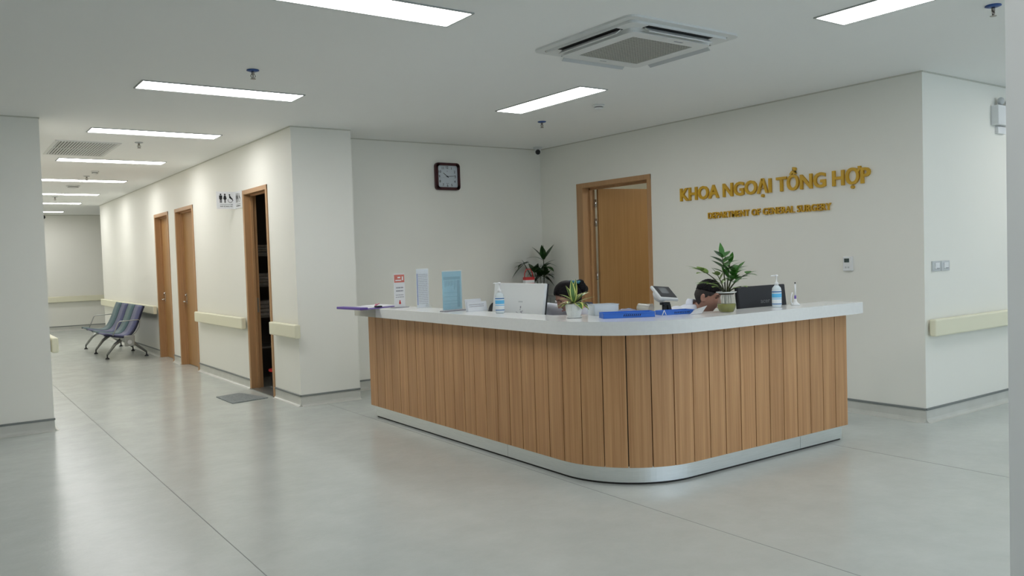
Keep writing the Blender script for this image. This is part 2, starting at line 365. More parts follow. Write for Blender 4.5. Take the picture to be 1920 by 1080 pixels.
# ------------------------------------------------------------ handrails
def rail(p, q, nrm, label, z=.742, h=.146, dep=.08, group=None):
    p, q, nrm = Vector((*p, 0)), Vector((*q, 0)), Vector((*nrm, 0)); Lg = (q-p).length; d = (q-p)/Lg
    t = thing('wall_handrail', label, 'handrail', (p.x, p.y, 0), 0, None)
    mt = Matrix((d, nrm, Vector((0, 0, 1)))).transposed().to_4x4()
    bm = nb(); b2 = nb(); box(b2, (0, .018, z), (Lg, dep, z+h), 0, .014, 3); merge(bm, b2, mt); obj('rail', bm, m_rail, t)
    for i in range(max(2, int(Lg/1.2)+1)):
        x = .1+(Lg-.2)*i/(max(2, int(Lg/1.2)+1)-1); bm = nb(); b2 = nb(); box(b2, (x-.03, -.001, z+.03), (x+.03, .03, z+h-.03)); merge(bm, b2, mt); obj('bracket', bm, m_wgrey, t)
rail((A1, 8.42), (A1, 9.25), (-1, 0), 'short cream handrail at the corner beside the open storeroom door')
rail((A1, 10.27), (A1, 12.50), (-1, 0), 'cream handrail between the open storeroom door and the next closed door')
rail((A1, 15.22), (A1, 20.62), (-1, 0), 'long cream handrail behind the waiting bench along the corridor wall')
rail((A0, 9.10), (A0, 14.0), (1, 0), 'stub of cream handrail peeking past the left corner of the corridor')
rail((1.0, B5), (7.9, B5), (0, -1), 'cream handrail across the far end wall of the corridor')
rail((A3+.03, B3), (11.5, B3), (0, -1), 'cream handrail on the right hand wall below the light switches')

# ------------------------------------------------------------ ceiling fittings
def panel(cx, cy, alongx, label, group=None):
    t = thing('ceiling_light', label, 'ceiling light', (cx, cy, H), 0 if alongx else PI/2, group)
    bm = nb(); a, b_ = .65, .15; r = .012
    for lo, hi in (((-a-r, -b_-r, -.008), (a+r, -b_, 0)), ((-a-r, b_, -.008), (a+r, b_+r, 0)), ((-a-r, -b_, -.008), (-a, b_, 0)), ((a, -b_, -.008), (a+r, b_, 0))): box(bm, lo, hi)
    obj('frame', bm, m_lampf, t)
    bm = nb(); box(bm, (-a, -b_, -.004), (a, b_, -.0005)); obj('diffuser', bm, m_lamp, t)
names = ['lit ceiling panel cut by the top edge of the photo, left of centre', 'lit ceiling panel nearest the pier corner, under a sprinkler at the corridor mouth',
         'second lit ceiling panel of the corridor, just before the ceiling vent', 'third lit corridor ceiling panel, just beyond the ceiling vent', 'fourth lit corridor ceiling panel, beyond the first smoke detector',
         'fifth lit corridor ceiling panel, beyond the round ceiling speaker', 'sixth lit corridor ceiling panel, second from the far end', 'farthest lit ceiling panel at the corridor end']
for cy, lb in zip((4.35, 7.08, 9.58, 12.24, 15.0, 17.72, 20.08, 22.95), names): panel(2.07, cy, True, lb)
panel(4.845, 6.2, False, 'lit ceiling panel above the reception counter, behind the air conditioner')
panel(4.845, 2.56, False, 'lit ceiling panel at the top right, in front of the air conditioner')
for x, y in ((.60, .10), (4.845, -3.8)): panel(x, y, True, 'unseen lit ceiling panel behind the camera position', 'ceiling panels behind the viewpoint')  # first panel is added off the rows to brighten the near pier
for x, y in ((8.6, 2.2), (8.6, -1.2), (4.845, -1.1)): panel(x, y, False, 'lit ceiling panel in the side hall out of view', 'ceiling panels of the side hall')
# office ceiling lamp beyond the open door
t = thing('ceiling_light', 'ceiling lamp of the office beyond the open wooden door', 'ceiling light', (8.5, 6.5, H)); bm = nb(); box(bm, (-.3, -.3, -.03), (.3, .3, 0), bev=.005); obj('diffuser', bm, m_dim, t)

# cassette air conditioner
t = thing('ceiling_air_conditioner', 'white square cassette air conditioner with grey intake grille in the ceiling', 'air conditioner', (4.09, 4.24, H))
bm = nb(); s, q = .515, .44
def rrect(a, b_, r, n=6):
    pts = []
    for cx, cy, st in ((a-r, b_-r, 0), (-a+r, b_-r, 1), (-a+r, -b_+r, 2), (a-r, -b_+r, 3)):
        for k in range(n+1): an = (st+k/n)*PI/2; pts.append((cx+r*math.cos(an), cy+r*math.sin(an)))
    return pts
def ringprism(bm, o_, i_, z0, z1, mi=0):
    n = len(o_); V = [[bm.verts.new((x, y, z)) for x, y in P] for P, z in ((o_, z0), (i_, z0), (o_, z1), (i_, z1))]
    for k in range(n):
        j = (k+1) % n
        for a, b_ in ((0, 1), (2, 3), (0, 2), (1, 3)): bm.faces.new((V[a][k], V[a][j], V[b_][j], V[b_][k])).material_index = mi
ringprism(bm, rrect(s, s, .07), rrect(s-.06, s-.06, .03), -.014, 0); ringprism(bm, rrect(s-.06, s-.06, .05), rrect(.37, .37, .05), -.030, -.002)
flange = obj('flange', bm, m_lgrey, t)
bm = nb(); prism(bm, rrect(.375, .375, .05), -.052, -.012, 0, .006); ringprism(bm, rrect(.375, .375, .05), rrect(.28, .28, .01), -.060, -.050); obj('panel', bm, m_lgrey, t)
bm = nb(); box(bm, (-.275, -.275, -.0535), (.275, .275, -.052)); obj('grille_back', bm, mat('grille_shadow', (.26, .255, .235), .8), t)
bm = nb()
for k in range(23): x = -.275+k*.025; box(bm, (x-.005, -.275, -.0565), (x+.005, .275, -.0535))
for k in range(23): y = -.275+k*.025; box(bm, (-.275, y-.005, -.0567), (.275, y+.005, -.0537))
obj('intake_grille', bm, m_grill, t)
for k in range(4):
    rt = Matrix.Rotation(k*PI/2, 4, 'Z'); bm = nb(); xbox(bm, rt, (-.30, .385, -.0315), (.30, .445, -.0300)); obj('outlet_slot', bm, m_void, t)
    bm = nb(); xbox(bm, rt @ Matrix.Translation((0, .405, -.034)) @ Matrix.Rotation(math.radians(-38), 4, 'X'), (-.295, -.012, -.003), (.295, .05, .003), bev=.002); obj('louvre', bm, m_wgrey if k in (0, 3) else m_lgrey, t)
bm = nb(); box(bm, (.05, -.335, -.0612), (.13, -.322, -.0600)); obj('badge', bm, m_ink, t)
bm = nb(); box(bm, (-.04, .315, -.0612), (.02, .322, -.0600)); obj('badge', bm, m_ink, t)

# ceiling return-air vent in the corridor
t = thing('ceiling_vent', 'rectangular louvred air vent in the corridor ceiling', 'vent', (1.54, 11.1, H)); bm = nb()
ringprism(bm, [(.34, .64), (-.34, .64), (-.34, -.64), (.34, -.64)], [(.305, .6), (-.305, .6), (-.305, -.6), (.305, -.6)], -.01, 0); obj('frame', bm, m_lgrey, t)
bm = nb(); box(bm, (-.305, -.6, -.002), (.305, .6, -.0005)); obj('backing', bm, m_void, t)
bm = nb()
for k in range(20):
    x = -.29+k*.0305; xbox(bm, Matrix.Translation((x, 0, -.007)) @ Matrix.Rotation(.95, 4, 'Y'), (-.0085, -.6, -.0015), (.0085, .6, .0015))
box(bm, (-.305, -.012, -.010), (.305, .012, -.004)); obj('louvre_slats', bm, m_lgrey, t)

def sprinkler(x, y, label, cup):
    t = thing('fire_sprinkler', label, 'sprinkler', (x, y, H))
    bm = nb(); lathe(bm, [(.045, 0), (.047, -.006), (.03, -.012), (.012, -.013)], n=20); obj('ceiling_cup', bm, cup, t)
    bm = nb(); tube(bm, [(0, 0, -.01), (0, 0, -.035)], .011, 8)
    for s_ in (-1, 1): tube(bm, [(s_*.009, 0, -.03), (s_*.018, 0, -.045), (s_*.005, 0, -.066)], .003, 6)
    lathe(bm, [(.004, -.036), (.004, -.06)], n=8); lathe(bm, [(.02, -.068), (.02, -.066)], n=12); obj('sprinkler_head', bm, m_brass, t)
sprinkler(2.05, 6.22, 'blue cupped sprinkler between the two panels left of centre', m_sprk)
sprinkler(2.04, 10.34, 'grey sprinkler beside the corridor ceiling vent', m_wgrey)
sprinkler(2.04, 14.28, 'grey sprinkler just in front of the fourth corridor panel', m_wgrey)
sprinkler(2.05, 18.39, 'grey sprinkler farthest down the corridor ceiling', m_wgrey)
sprinkler(5.52, 7.19, 'blue cupped sprinkler over the reception area near the dome camera', m_sprk)
sprinkler(5.47, 2.49, 'blue cupped sprinkler at the top right ceiling corner', m_sprk)
def smoke(x, y, label, r=.055, name='smoke_detector'):
    t = thing(name, label, 'detector' if name == 'smoke_detector' else 'speaker', (x, y, H))
    bm = nb(); lathe(bm, [(r, 0), (r*1.02, -.012), (r*.92, -.02)], n=24); obj('base', bm, m_lgrey, t)
    bm = nb(); lathe(bm, [(r*.72, -.018), (r*.72, -.030)], n=20); obj('sensing_ring', bm, mat('dark_ring', (.12, .12, .12), .6), t)
    bm = nb(); lathe(bm, [(r*.8, -.028), (r*.78, -.038), (r*.4, -.046), (.002, -.047)], n=24); obj('cap', bm, m_lgrey, t)
smoke(5.44, 6.16, 'white smoke detector beside the panel over the counter')
smoke(2.05, 13.56, 'small white smoke detector on the corridor ceiling')
smoke(2.06, 15.94, 'wide round white fitting between two far corridor panels', .11, 'ceiling_speaker')
t = thing('security_camera', 'small white dome camera with black lens in the ceiling corner', 'camera', (6.75, 8.90, H)); bm = nb()
lathe(bm, [(.06, 0), (.06, -.015), (.045, -.03)]); obj('mount', bm, m_lgrey, t)
bm = nb(); ball(bm, (0, 0, -.055), .045); obj('housing', bm, m_lgrey, t); bm = nb(); ball(bm, (-.022, -.03, -.068), .034); obj('lens', bm, m_black, t)
t = thing('security_camera', 'tiny dark camera at the far end of the corridor ceiling', 'camera', (2.1, 21.1, H)); bm = nb(); tube(bm, [(0, 0, 0), (0, 0, -.2)], .012); obj('stem', bm, m_wgrey, t)
bm = nb(); ball(bm, (0, 0, -.24), .045); obj('housing', bm, m_black, t)

# ------------------------------------------------------------ lettering
def text_bm(s, width=None, cap=.1, depth=.02, bold=.0, spacing=1.0):
    def mk(st):
        cu = D.curves.new('t', 'FONT'); cu.body = st; cu.size = 1; cu.extrude = .5; cu.offset = bold; cu.space_character = spacing; cu.resolution_u = 3
        o = D.objects.new('t', cu); C.objects.link(o); bpy.context.view_layer.update()
        dg = bpy.context.evaluated_depsgraph_get(); me = D.meshes.new_from_object(o.evaluated_get(dg)); D.objects.remove(o); D.curves.remove(cu); return me
    ref = mk('H'); z = [v.co.y for v in ref.vertices]; hy = max(z)-min(z); y0 = min(z); D.meshes.remove(ref)
    me = mk(s); xs = [v.co.x for v in me.vertices]; x0, x1 = min(xs), max(xs); sy = cap/hy; sx = width/(x1-x0) if width else sy
    bm = nb(); bm.from_mesh(me); D.meshes.remove(me)
    for v in bm.verts: v.co = Vector(((v.co.x-x0)*sx, (v.co.y-y0)*sy, v.co.z*depth))
    bmesh.ops.remove_doubles(bm, verts=bm.verts, dist=1e-5)
    return bm
def split_letters(bm, cap):
    seen = set(); isl = []
    for v in bm.verts:
        if v in seen: continue
        st = [v]; seen.add(v); g = []
        while st:
            a = st.pop(); g.append(a)
            for e in a.link_edges:
                o_ = e.other_vert(a)
                if o_ not in seen: seen.add(o_); st.append(o_)
        isl.append(g)
    info = [(min(v.co.x for v in g), max(v.co.x for v in g), min(v.co.y for v in g), max(v.co.y for v in g), g) for g in isl]
    big = sorted([i for i in info if i[3]-i[2] > cap*.7], key=lambda i: i[0]); groups = [[b_] for b_ in big]
    for i in info:
        if i[3]-i[2] > cap*.7: continue
        c = (i[0]+i[1])/2; k = min(range(len(big)), key=lambda j: abs((big[j][0]+big[j][1])/2-c)); groups[k].append(i)
    return [[v for i in g for v in i[4]] for g in groups]
def wall_letters(name, s, y_left, z, width, cap, label, bold, spacing=1.0, horn=False):
    # letters on the wall x = A3, read from +y to -y, facing -x
    t = thing(name, label, 'sign', (A3, y_left, z)); bm = text_bm(s, width, cap, .022, bold, spacing)
    groups = split_letters(bm, cap)
    for gi, g in enumerate(groups):
        b2 = nb(); idx = {v: b2.verts.new((-.011-v.co.z, -v.co.x, v.co.y)) for v in g}
        gs = set(g)
        for f in bm.faces:
            if all(v in gs for v in f.verts):
                try: b2.faces.new([idx[v] for v in f.verts])
                except ValueError: pass
        if horn and gi == len(groups)-2:      # the horn of the letter before the last
            xr = max(v.co.x for v in g)
            hp = [(xr-.038, .112), (xr-.018, .128), (xr-.010, .142), (xr-.012, .160), (xr+.016, .160), (xr+.018, .138), (xr+.006, .118), (xr-.014, .100)]
            fr = [b2.verts.new((-.021, -x, z_)) for x, z_ in hp]; bk = [b2.verts.new((-.001, -x, z_)) for x, z_ in hp]; n = len(hp)
            b2.faces.new(fr); b2.faces.new(bk[::-1])
            for i in range(n): b2.faces.new((fr[i], bk[i], bk[(i+1) % n], fr[(i+1) % n]))
        obj('letter', b2, m_gold, t)
    bm.free()
wall_letters('wall_lettering', 'KHOA NGOẠI TỔNG HỌP', 6.49, 2.098, 2.29, .142, 'large gold raised letters KHOA NGOẠI TỔNG HỢP on the wall', .026, horn=True)
wall_letters('wall_lettering', 'DEPARTMENT OF GENERAL SURGERY', 6.09, 1.881, 1.49, .066, 'smaller gold raised letters DEPARTMENT OF GENERAL SURGERY on the wall', .012, 1.08)

# clock
t = thing('wall_clock', 'square maroon framed wall clock with white face', 'clock', (5.42, B2, 2.583)); bm = nb()
RX = Matrix.Rotation(PI/2, 4, 'X')   # local xy plane -> facing -y
b2 = nb(); ringprism(b2, rrect(.18, .172, .045), rrect(.15, .143, .03), 0, .045); merge(bm, b2, RX)
bmesh.ops.bevel(bm, geom=[e for e in bm.edges if abs(e.verts[0].co.y+.045) < 1e-4 and abs(e.verts[1].co.y+.045) < 1e-4], offset=.006, segments=2, affect='EDGES'); obj('frame', bm, m_maroon, t)
bm = nb(); b2 = nb(); prism(b2, rrect(.152, .145, .03), .005, .02); merge(bm, b2, RX); obj('dial', bm, m_face, t)
bm = nb()
for k in range(1, 13):
    an = PI/2-k*PI/6; c_, s_ = math.cos(an), math.sin(an); q_ = .113/max(abs(c_)*.98, abs(s_)); x, z = c_*min(q_, .125), s_*min(q_, .122)
    b2 = text_bm(str(k), None, .03, .002); xs = [v.co.x for v in b2.verts]; w_ = (max(xs)+min(xs))/2
    bm = nb(); merge(bm, b2, RX @ Matrix.Translation((x-w_, z-.015, .0212))); obj('numeral', bm, m_inkb, t)
def hand(an, ln, wd, name, m_, z=.024):
    bm = nb(); b2 = nb(); prism(b2, [(-wd, -.02), (wd, -.02), (wd*.6, ln), (-wd*.6, ln)], z, z+.0015); merge(bm, b2, RX @ Matrix.Rotation(-an, 4, 'Z')); obj(name, bm, m_, t)
hand(2*PI*(10.24/12), .075, .0045, 'hour_hand', m_inkb); hand(2*PI*(14.2/60), .115, .0032, 'minute_hand', m_inkb, .026); hand(2*PI*(43/60), .115, .001, 'second_hand', m_ink, .028)
bm = nb(); b2 = nb(); lathe(b2, [(.007, .02), (.007, .031)], n=14); merge(bm, b2, RX); obj('hub', bm, m_inkb, t)
bm = nb(); b2 = nb(); prism(b2, [(-.008, .068), (0, .061), (.008, .068), (0, .075)], .0203, .0208); merge(bm, b2, RX); obj('dial_mark', bm, m_ink, t); bm = nb(); b2 = nb(); box(b2, (-.02, -.09, .0203), (.02, -.084, .0208)); merge(bm, b2, RX); obj('dial_mark', bm, m_ink, t)

# restroom sign: one blade out from the wall and one leaf on the wall
def pict(bm):
    """pictograms in a 0.24 x 0.20 panel, origin lower left, xy plane"""
    def disc(x, y, r, n=16): prism(bm, [(x+r*math.cos(2*PI*i/n), y+r*math.sin(2*PI*i/n)) for i in range(n)], 0, .0008)
    def poly(p): prism(bm, p, 0, .0008)
    disc(.045, .182, .0105); poly([(.026, .166), (.031, .170), (.059, .170), (.064, .166), (.064, .124), (.057, .124), (.057, .078), (.047, .078), (.047, .115), (.043, .115), (.043, .078), (.033, .078), (.033, .124), (.026, .124)])
    disc(.097, .182, .0105); poly([(.088, .170), (.106, .170), (.112, .155), (.118, .128), (.108, .118), (.105, .118), (.105, .078), (.098, .078), (.098, .112), (.096, .112), (.096, .078), (.089, .078), (.089, .118), (.086, .118), (.076, .128), (.082, .155)])
    disc(.155, .178, .009); poly([(.150, .168), (.160, .168), (.160, .145), (.178, .145), (.178, .139), (.160, .139), (.160, .130), (.180, .130), (.192, .103), (.199, .107), (.186, .139), (.150, .139)])
    o_, i_ = [], []
    for k in range(20):
        an = math.radians(150+k*12); o_.append((.162+.031*math.cos(an), .111+.031*math.sin(an))); i_.append((.162+.026*math.cos(an), .111+.026*math.sin(an)))
    for k in range(19): poly([o_[k], o_[k+1], i_[k+1], i_[k]])
    poly([(.035, .0585), (.182, .0585), (.182, .0555), (.035, .0555)]); poly([(.178, .064), (.192, .057), (.178, .050)])
    b2 = text_bm('NHÀ VỆ SINH / WC', .155, .014, .0008, .02); merge(bm, b2, Matrix.Translation((.035, .026, .0004)))
t = thing('restroom_sign', 'white angled restroom sign with black figures and arrow above the handrail', 'sign', (A1, 10.55, 2.252))
bm = nb(); box(bm, (-.235, -.003, 0), (0, .003, .215)); obj('blade_panel', bm, m_paper, t)
bm = nb(); b2 = nb(); pict(b2); merge(bm, b2, Matrix.Translation((-.228, -.0032, -.002)) @ RX); obj('blade_print', bm, m_inkb, t)
bm = nb(); box(bm, (-.006, -.29, 0), (0, -.003, .215)); obj('wall_panel', bm, m_paper, t)
bm = nb(); b2 = nb(); pict(b2); merge(bm, b2, Matrix.Translation((-.0063, -.02, -.002)) @ Matrix.Rotation(-PI/2, 4, 'Z') @ RX); obj('wall_print', bm, m_inkb, t)

# thermostat on the department wall
t = thing('thermostat', 'small white thermostat with dark display right of the lettering', 'thermostat', (A3, 4.435, 1.375)); bm = nb(); box(bm, (-.022, -.046, -.066), (0, .046, .066), bev=.004); obj('housing', bm, m_white, t)
bm = nb(); box(bm, (-.0235, -.018, .012), (-.0215, .032, .048)); obj('display', bm, mat('lcd', (.05, .075, .07), .3), t)
for y in (.018, -.010):
    bm = nb(); box(bm, (-.024, y-.008, -.042), (-.0215, y+.008, -.026)); obj('button', bm, m_wgrey, t)
# switches on the right hand wall
for x, lb in ((7.105, 'left white wall switch of the pair above the right handrail'), (7.255, 'right white wall switch of the pair above the right handrail')):
    t = thing('light_switch', lb, 'switch', (x, B3, 1.34)); bm = nb(); box(bm, (-.07, -.01, -.044), (.07, 0, .044), bev=.003); obj('plate', bm, m_wgrey, t)
    bm = nb(); box(bm, (-.03, -.016, -.025), (.04, -.009, .028), bev=.002); obj('rocker', bm, m_white, t)
    bm = nb(); box(bm, (-.01, -.0175, -.022), (.035, -.0155, -.017)); obj('indicator', bm, m_ink, t)
# emergency light
t = thing('emergency_light', 'white emergency light box high on the right wall by the near pier', 'emergency light', (8.27, B3, 2.71)); bm = nb(); box(bm, (-.15, -.07, -.09), (.15, 0, .09), bev=.006); obj('housing', bm, m_white, t)
for s_ in (-.08, .08):
    bm = nb(); ball(bm, (s_+.03, -.045, .13), .038, 0, (1, .8, 1)); tube(bm, [(s_+.03, -.04, .09), (s_+.03, -.04, .11)], .012); obj('lamp_head', bm, m_wgrey, t)
bm = nb(); box(bm, (-.07, -.03, -.165), (.08, 0, -.10), bev=.003); obj('socket', bm, m_white, t)

# ------------------------------------------------------------ reception counter
WX, WY, CR = 3.49, 3.80, .64; CX, CY = WX+CR, WY+CR; YL, XR = 7.445, 5.885
S1 = YL-CY; S2 = CR*PI/2; S3 = XR-CX; ST = S1+S2+S3
def pt(s, d):
    if s < S1: return (WX-d, YL-s)
    if s < S1+S2: a = PI+(s-S1)/CR; return (CX+(CR+d)*math.cos(a), CY+(CR+d)*math.sin(a))
    return (CX+s-S1-S2, WY-d)
def path(s0, s1, d, n=None):
    cuts = [s0]+[c for c in ([S1]+[S1+S2*k/24 for k in range(1, 24)]+[S1+S2]) if s0+1e-4 < c < s1-1e-4]+[s1]
    return [pt(s, d) for s in cuts]
def strip(bm, s0, s1, d0, d1, z0, z1, bev=0, mi=0): prism(bm, path(s0, s1, d1)+path(s0, s1, d0)[::-1], z0, z1, mi, bev)
desk = thing('reception_counter', 'curved reception counter with oak slat front and white stone top', 'counter', (CX, CY, 0))
off = Matrix.Translation((-CX, -CY, 0))
def dobj(name, bm, m_): bm.transform(off); return obj(name, bm, m_, desk)
bm = nb(); nsl = 36; w = ST/nsl
for k in range(nsl):
    s0, s1 = k*w+.0034, (k+1)*w-.0034; n = 5
    o_ = [pt(s0+(s1-s0)*i/n, 0) for i in range(n+1)]; i_ = [pt(s0+(s1-s0)*i/n, -.016) for i in range(n+1)]
    prism(bm, o_+i_[::-1], .122, 1.004)
dobj('slat_cladding', bm, m_slat)
bm = nb(); strip(bm, 0.001, ST-.001, -.06, -.0165, .127, 1.0); dobj('carcass', bm, m_dark)
bm = nb(); strip(bm, 0.001, ST-.001, -.075, -.0605, .0, 1.0); dobj('inner_panel', bm, m_lgrey)
bm = nb()
for a, b_ in ((.03, 2.30), (2.303, 5.20), (5.203, ST-.03)): strip(bm, a, b_, -.055, -.038, .014, .126)
dobj('plinth', bm, m_steel)
bm = nb(); strip(bm, .04, ST-.04, -.058, -.047, .0, .014); dobj('plinth_gap', bm, m_dark)
bm = nb(); strip(bm, ST-.02, ST, -.45, -.0755, .0, 1.0); strip(bm, 0, .02, -.40, -.0755, .0, 1.0); dobj('end_panel', bm, m_lgrey)
OV = .09; ch = [(3.73, 4.80), (4.65, 4.04)]; TZ = 1.093
bm = nb(); outer = [(WX-OV, 7.085)]+path(S1, ST, OV)+[(5.97, WY-OV)]; prism(bm, outer+[(5.97, 4.04), ch[1], ch[0], (3.73, 7.085)], 1.004, TZ, 0, .005); dobj('countertop', bm, m_quartz)
bm = nb(); box(bm, (WX-OV, 7.087, 1.004), (3.73, 7.56, TZ), bev=.005); dobj('countertop_end', bm, m_beige)  # end stretch of the top, in a darker beige
bm = nb(); prism(bm, [(3.552, 7.42), (3.552, 4.5)]+[(CX+.575*math.cos(a), CY+.575*math.sin(a)) for a in [PI+PI/2*k/8 for k in range(9)]]+[(5.84, 3.866), (5.84, 4.40), (4.10, 4.40), (4.10, 7.42)], .725, .75); dobj('work_surface', bm, m_wgrey)
bm = nb(); box(bm, (3.56, 6.2, .0), (4.06, 6.22, .725)); box(bm, (5.82, 3.87, .0), (5.84, 4.38, .725)); box(bm, (3.56, 7.40, 0), (4.06, 7.42, .725)); dobj('support_panel', bm, m_lgrey)

# ------------------------------------------------------------ things on the counter
Z = TZ+.0005
def bottle(x, y, h, rz, label):
    t = thing('sanitiser_bottle', label, 'bottle', (x, y, Z), rz); k = h/.25
    bm = nb(); prof = [(.026, 0), (.030, .004), (.031, .01), (.031, .135), (.028, .150), (.016, .165), (.013, .170)]
    lathe(bm, [(r_*k, z*k) for r_, z in prof]); bm.transform(Matrix.Diagonal((1.15, .85, 1, 1))); obj('bottle', bm, m_hand, t)
    bm = nb(); lathe(bm, [(.0315*k, .018*k), (.0317*k, .02*k), (.0317*k, .128*k), (.0315*k, .13*k)], cap=False); bm.transform(Matrix.Diagonal((1.15, .85, 1, 1))); lb = obj('label', bm, m_labelw, t)
    for z0, z1, m_ in ((.075, .106, m_label), (.114, .124, m_labeld), (.022, .030, m_labeld), (.062, .067, m_label)):
        bm = nb(); lathe(bm, [(.0321*k, z0*k), (.0321*k, z1*k)], cap=False); bm.transform(Matrix.Diagonal((1.15, .85, 1, 1))); obj('label_band', bm, m_, lb)
    bm = nb(); lathe(bm, [(.015*k, .168*k), (.015*k, .188*k), (.007*k, .192*k), (.005*k, .21*k), (.005*k, .236*k), (.012*k, .238*k), (.012*k, .247*k), (.004*k, .250*k)], n=14)
    tube(bm, [(0, 0, .242*k), (-.04*k, 0, .242*k), (-.046*k, 0, .236*k)], .004*k); obj('pump', bm, m_white, t)
bottle(3.645, 5.36, .245, -.6, 'hand sanitiser pump bottle in front of the white monitor')
bottle(5.175, 3.915, .245, -.6, 'hand sanitiser pump bottle in front of the black monitor')

def rows(bm, x0, x1, zs, y, h=.004, seed=1, gap=.25, dz=0):
    rnd = random.Random(seed)
    for z in zs:
        x = x0
        while x < x1-.004:
            w_ = min(rnd.uniform(.006, .018), x1-x); box(bm, (x, y-.0006, z), (x+w_, y, z+h)); x += w_+rnd.uniform(.002, .005)
# narrow sign with red header
t = thing('table_sign', 'narrow acrylic sign with red header on the counter by the folder', 'sign', (3.58, 6.93, Z), .12)
bm = nb(); box(bm, (-.075, -.045, 0), (.075, .045, .006), bev=.002); obj('base', bm, m_ink, t)
bm = nb(); box(bm, (-.060, -.002, .006), (.060, .002, .318)); obj('card', bm, m_paper, t)
bm = nb(); box(bm, (-.056, -.004, .235), (.056, -.0021, .308)); obj('header', bm, m_salmon, t)
bm = nb(); box(bm, (-.02, -.005, .275), (.01, -.0041, .288)); box(bm, (-.045, -.005, .25), (.02, -.0041, .26)); box(bm, (.028, -.005, .255), (.042, -.0041, .29)); obj('header_print', bm, m_paper, t)
bm = nb(); rows(bm, -.038, .04, (.180, .150), -.0021, .012, 3); rows(bm, -.045, .045, (.115, .095), -.0021, .006, 4); obj('print', bm, m_ink, t)
bm = nb(); b2 = nb(); lathe(b2, [(.0115, 0), (.0115, .001)], (0, 0, 0), 16); b2.transform(RX); b2.transform(Matrix.Translation((0, -.0022, .042))); merge(bm, b2); box(bm, (-.006, -.0035, .05), (.006, -.0021, .068)); obj('red_emblem', bm, m_red, t)
# tall price-list sign
t = thing('table_sign', 'tall clear sign with printed list and blue left edge', 'sign', (3.655, 6.62, Z), .10)
bm = nb(); box(bm, (-.065, -.002, .004), (.065, .002, .355)); obj('card', bm, m_paperb, t)
bm = nb(); box(bm, (-.068, -.006, .0), (.068, -.0035, .362)); obj('acrylic_sheet', bm, m_acry, t)
bm = nb(); box(bm, (-.060, -.0035, .03), (-.053, -.0021, .315)); obj('blue_edge', bm, m_indigo, t)
bm = nb(); rows(bm, -.045, .055, [.04+.0165*k for k in range(17)], -.0021, .005, 9); obj('print', bm, m_ink, t)
bm = nb(); prism(bm, [(-.03, -.05), (.07, -.05), (.07, .05), (-.03, .05)], 0, .004); xbox(bm, Matrix.Translation((.035, -.045, .004)) @ Matrix.Rotation(.5, 4, 'Y'), (-.02, -.002, 0), (.02, .035, .03)); obj('foot', bm, m_acry, t)
# blue form holder
t = thing('table_sign', 'wide light blue notice in a clear stand on the counter', 'sign', (3.59, 5.99, Z), .17)
bm = nb(); box(bm, (-.105, -.002, .012), (.105, .002, .335)); obj('notice', bm, m_cyan, t)
bm = nb(); box(bm, (-.095, -.0035, .265), (.09, -.0021, .290))
rn = random.Random(5)
for k in range(9): x = -.08+k*.017; box(bm, (x, -.0035, .20+rn.uniform(-.02, .02)), (x+.006, -.0021, .258))
for z in (.06, .085, .12, .155): box(bm, (-.095, -.0035, z), (.095, -.0021, z+.003))
box(bm, (.055, -.0033, .03), (.085, -.0021, .26)); obj('notice_print', bm, m_cyand, t)
bm = nb(); box(bm, (-.11, -.007, .0), (.11, -.004, .345)); obj('acrylic_sheet', bm, m_acry, t)
bm = nb(); box(bm, (-.118, -.045, 0), (.118, .03, .008), bev=.002); obj('base', bm, m_ink, t)
# white leaflets standing behind
t = thing('leaflet_holder', 'low white leaflet rack behind the light blue notice', 'leaflet rack', (3.675, 5.72, Z), .15)
for dy, x0, x1, h in ((.035, -.10, .075, .105), (0, -.11, .10, .082)):
    bm = nb(); xbox(bm, Matrix.Translation((0, dy, 0)) @ Matrix.Rotation(-.18, 4, 'X'), (x0, 0, 0), (x1, .003, h)); lf = obj('leaflet', bm, m_paperb, t)
    bm = nb(); b2 = nb(); rows(b2, x0+.02, x1-.03, (h*.5, h*.68), 0, .005, 11); merge(bm, b2, Matrix.Translation((0, dy, 0)) @ Matrix.Rotation(-.18, 4, 'X')); obj('leaflet_print', bm, m_ink, lf)
bm = nb(); box(bm, (-.12, -.01, 0), (.11, .06, .01)); obj('tray', bm, m_acry, t)
# purple folder
t = thing('document_folder', 'open purple folder overhanging the left end of the counter', 'folder', (3.40, 7.22, Z), .10)
bm = nb()
pts = [(-.215, -.33), (.10, -.29), (.30, .28), (.0, .34)]
prism(bm, [(-.24, .16), (-.20, -.30), (.26, -.10), (.30, .30)], 0, .004); box(bm, (-.27, -.30, .0), (-.19, .14, .022), bev=.004); obj('cover', bm, m_purple, t)
bm = nb(); prism(bm, [(-.18, .13), (-.17, -.20), (.0, -.15), (.0, .20)], .005, .009); prism(bm, [(.02, -.14), (.27, -.05), (.27, .27), (.02, .2)], .005, .012); obj('papers', bm, m_paper, t)
bm = nb(); box(bm, (-.03, -.19, .008), (.03, -.14, .022), bev=.004); obj('spine_clip', bm, m_blackm, t)
bm = nb(); tube(bm, [(-.02, -.15, .015), (.0, -.12, .035), (.03, -.10, .030)], .006); tube(bm, [(-.01, -.12, .02), (.03, -.14, .042)], .005); obj('pink_ribbon', bm, m_pink, t)
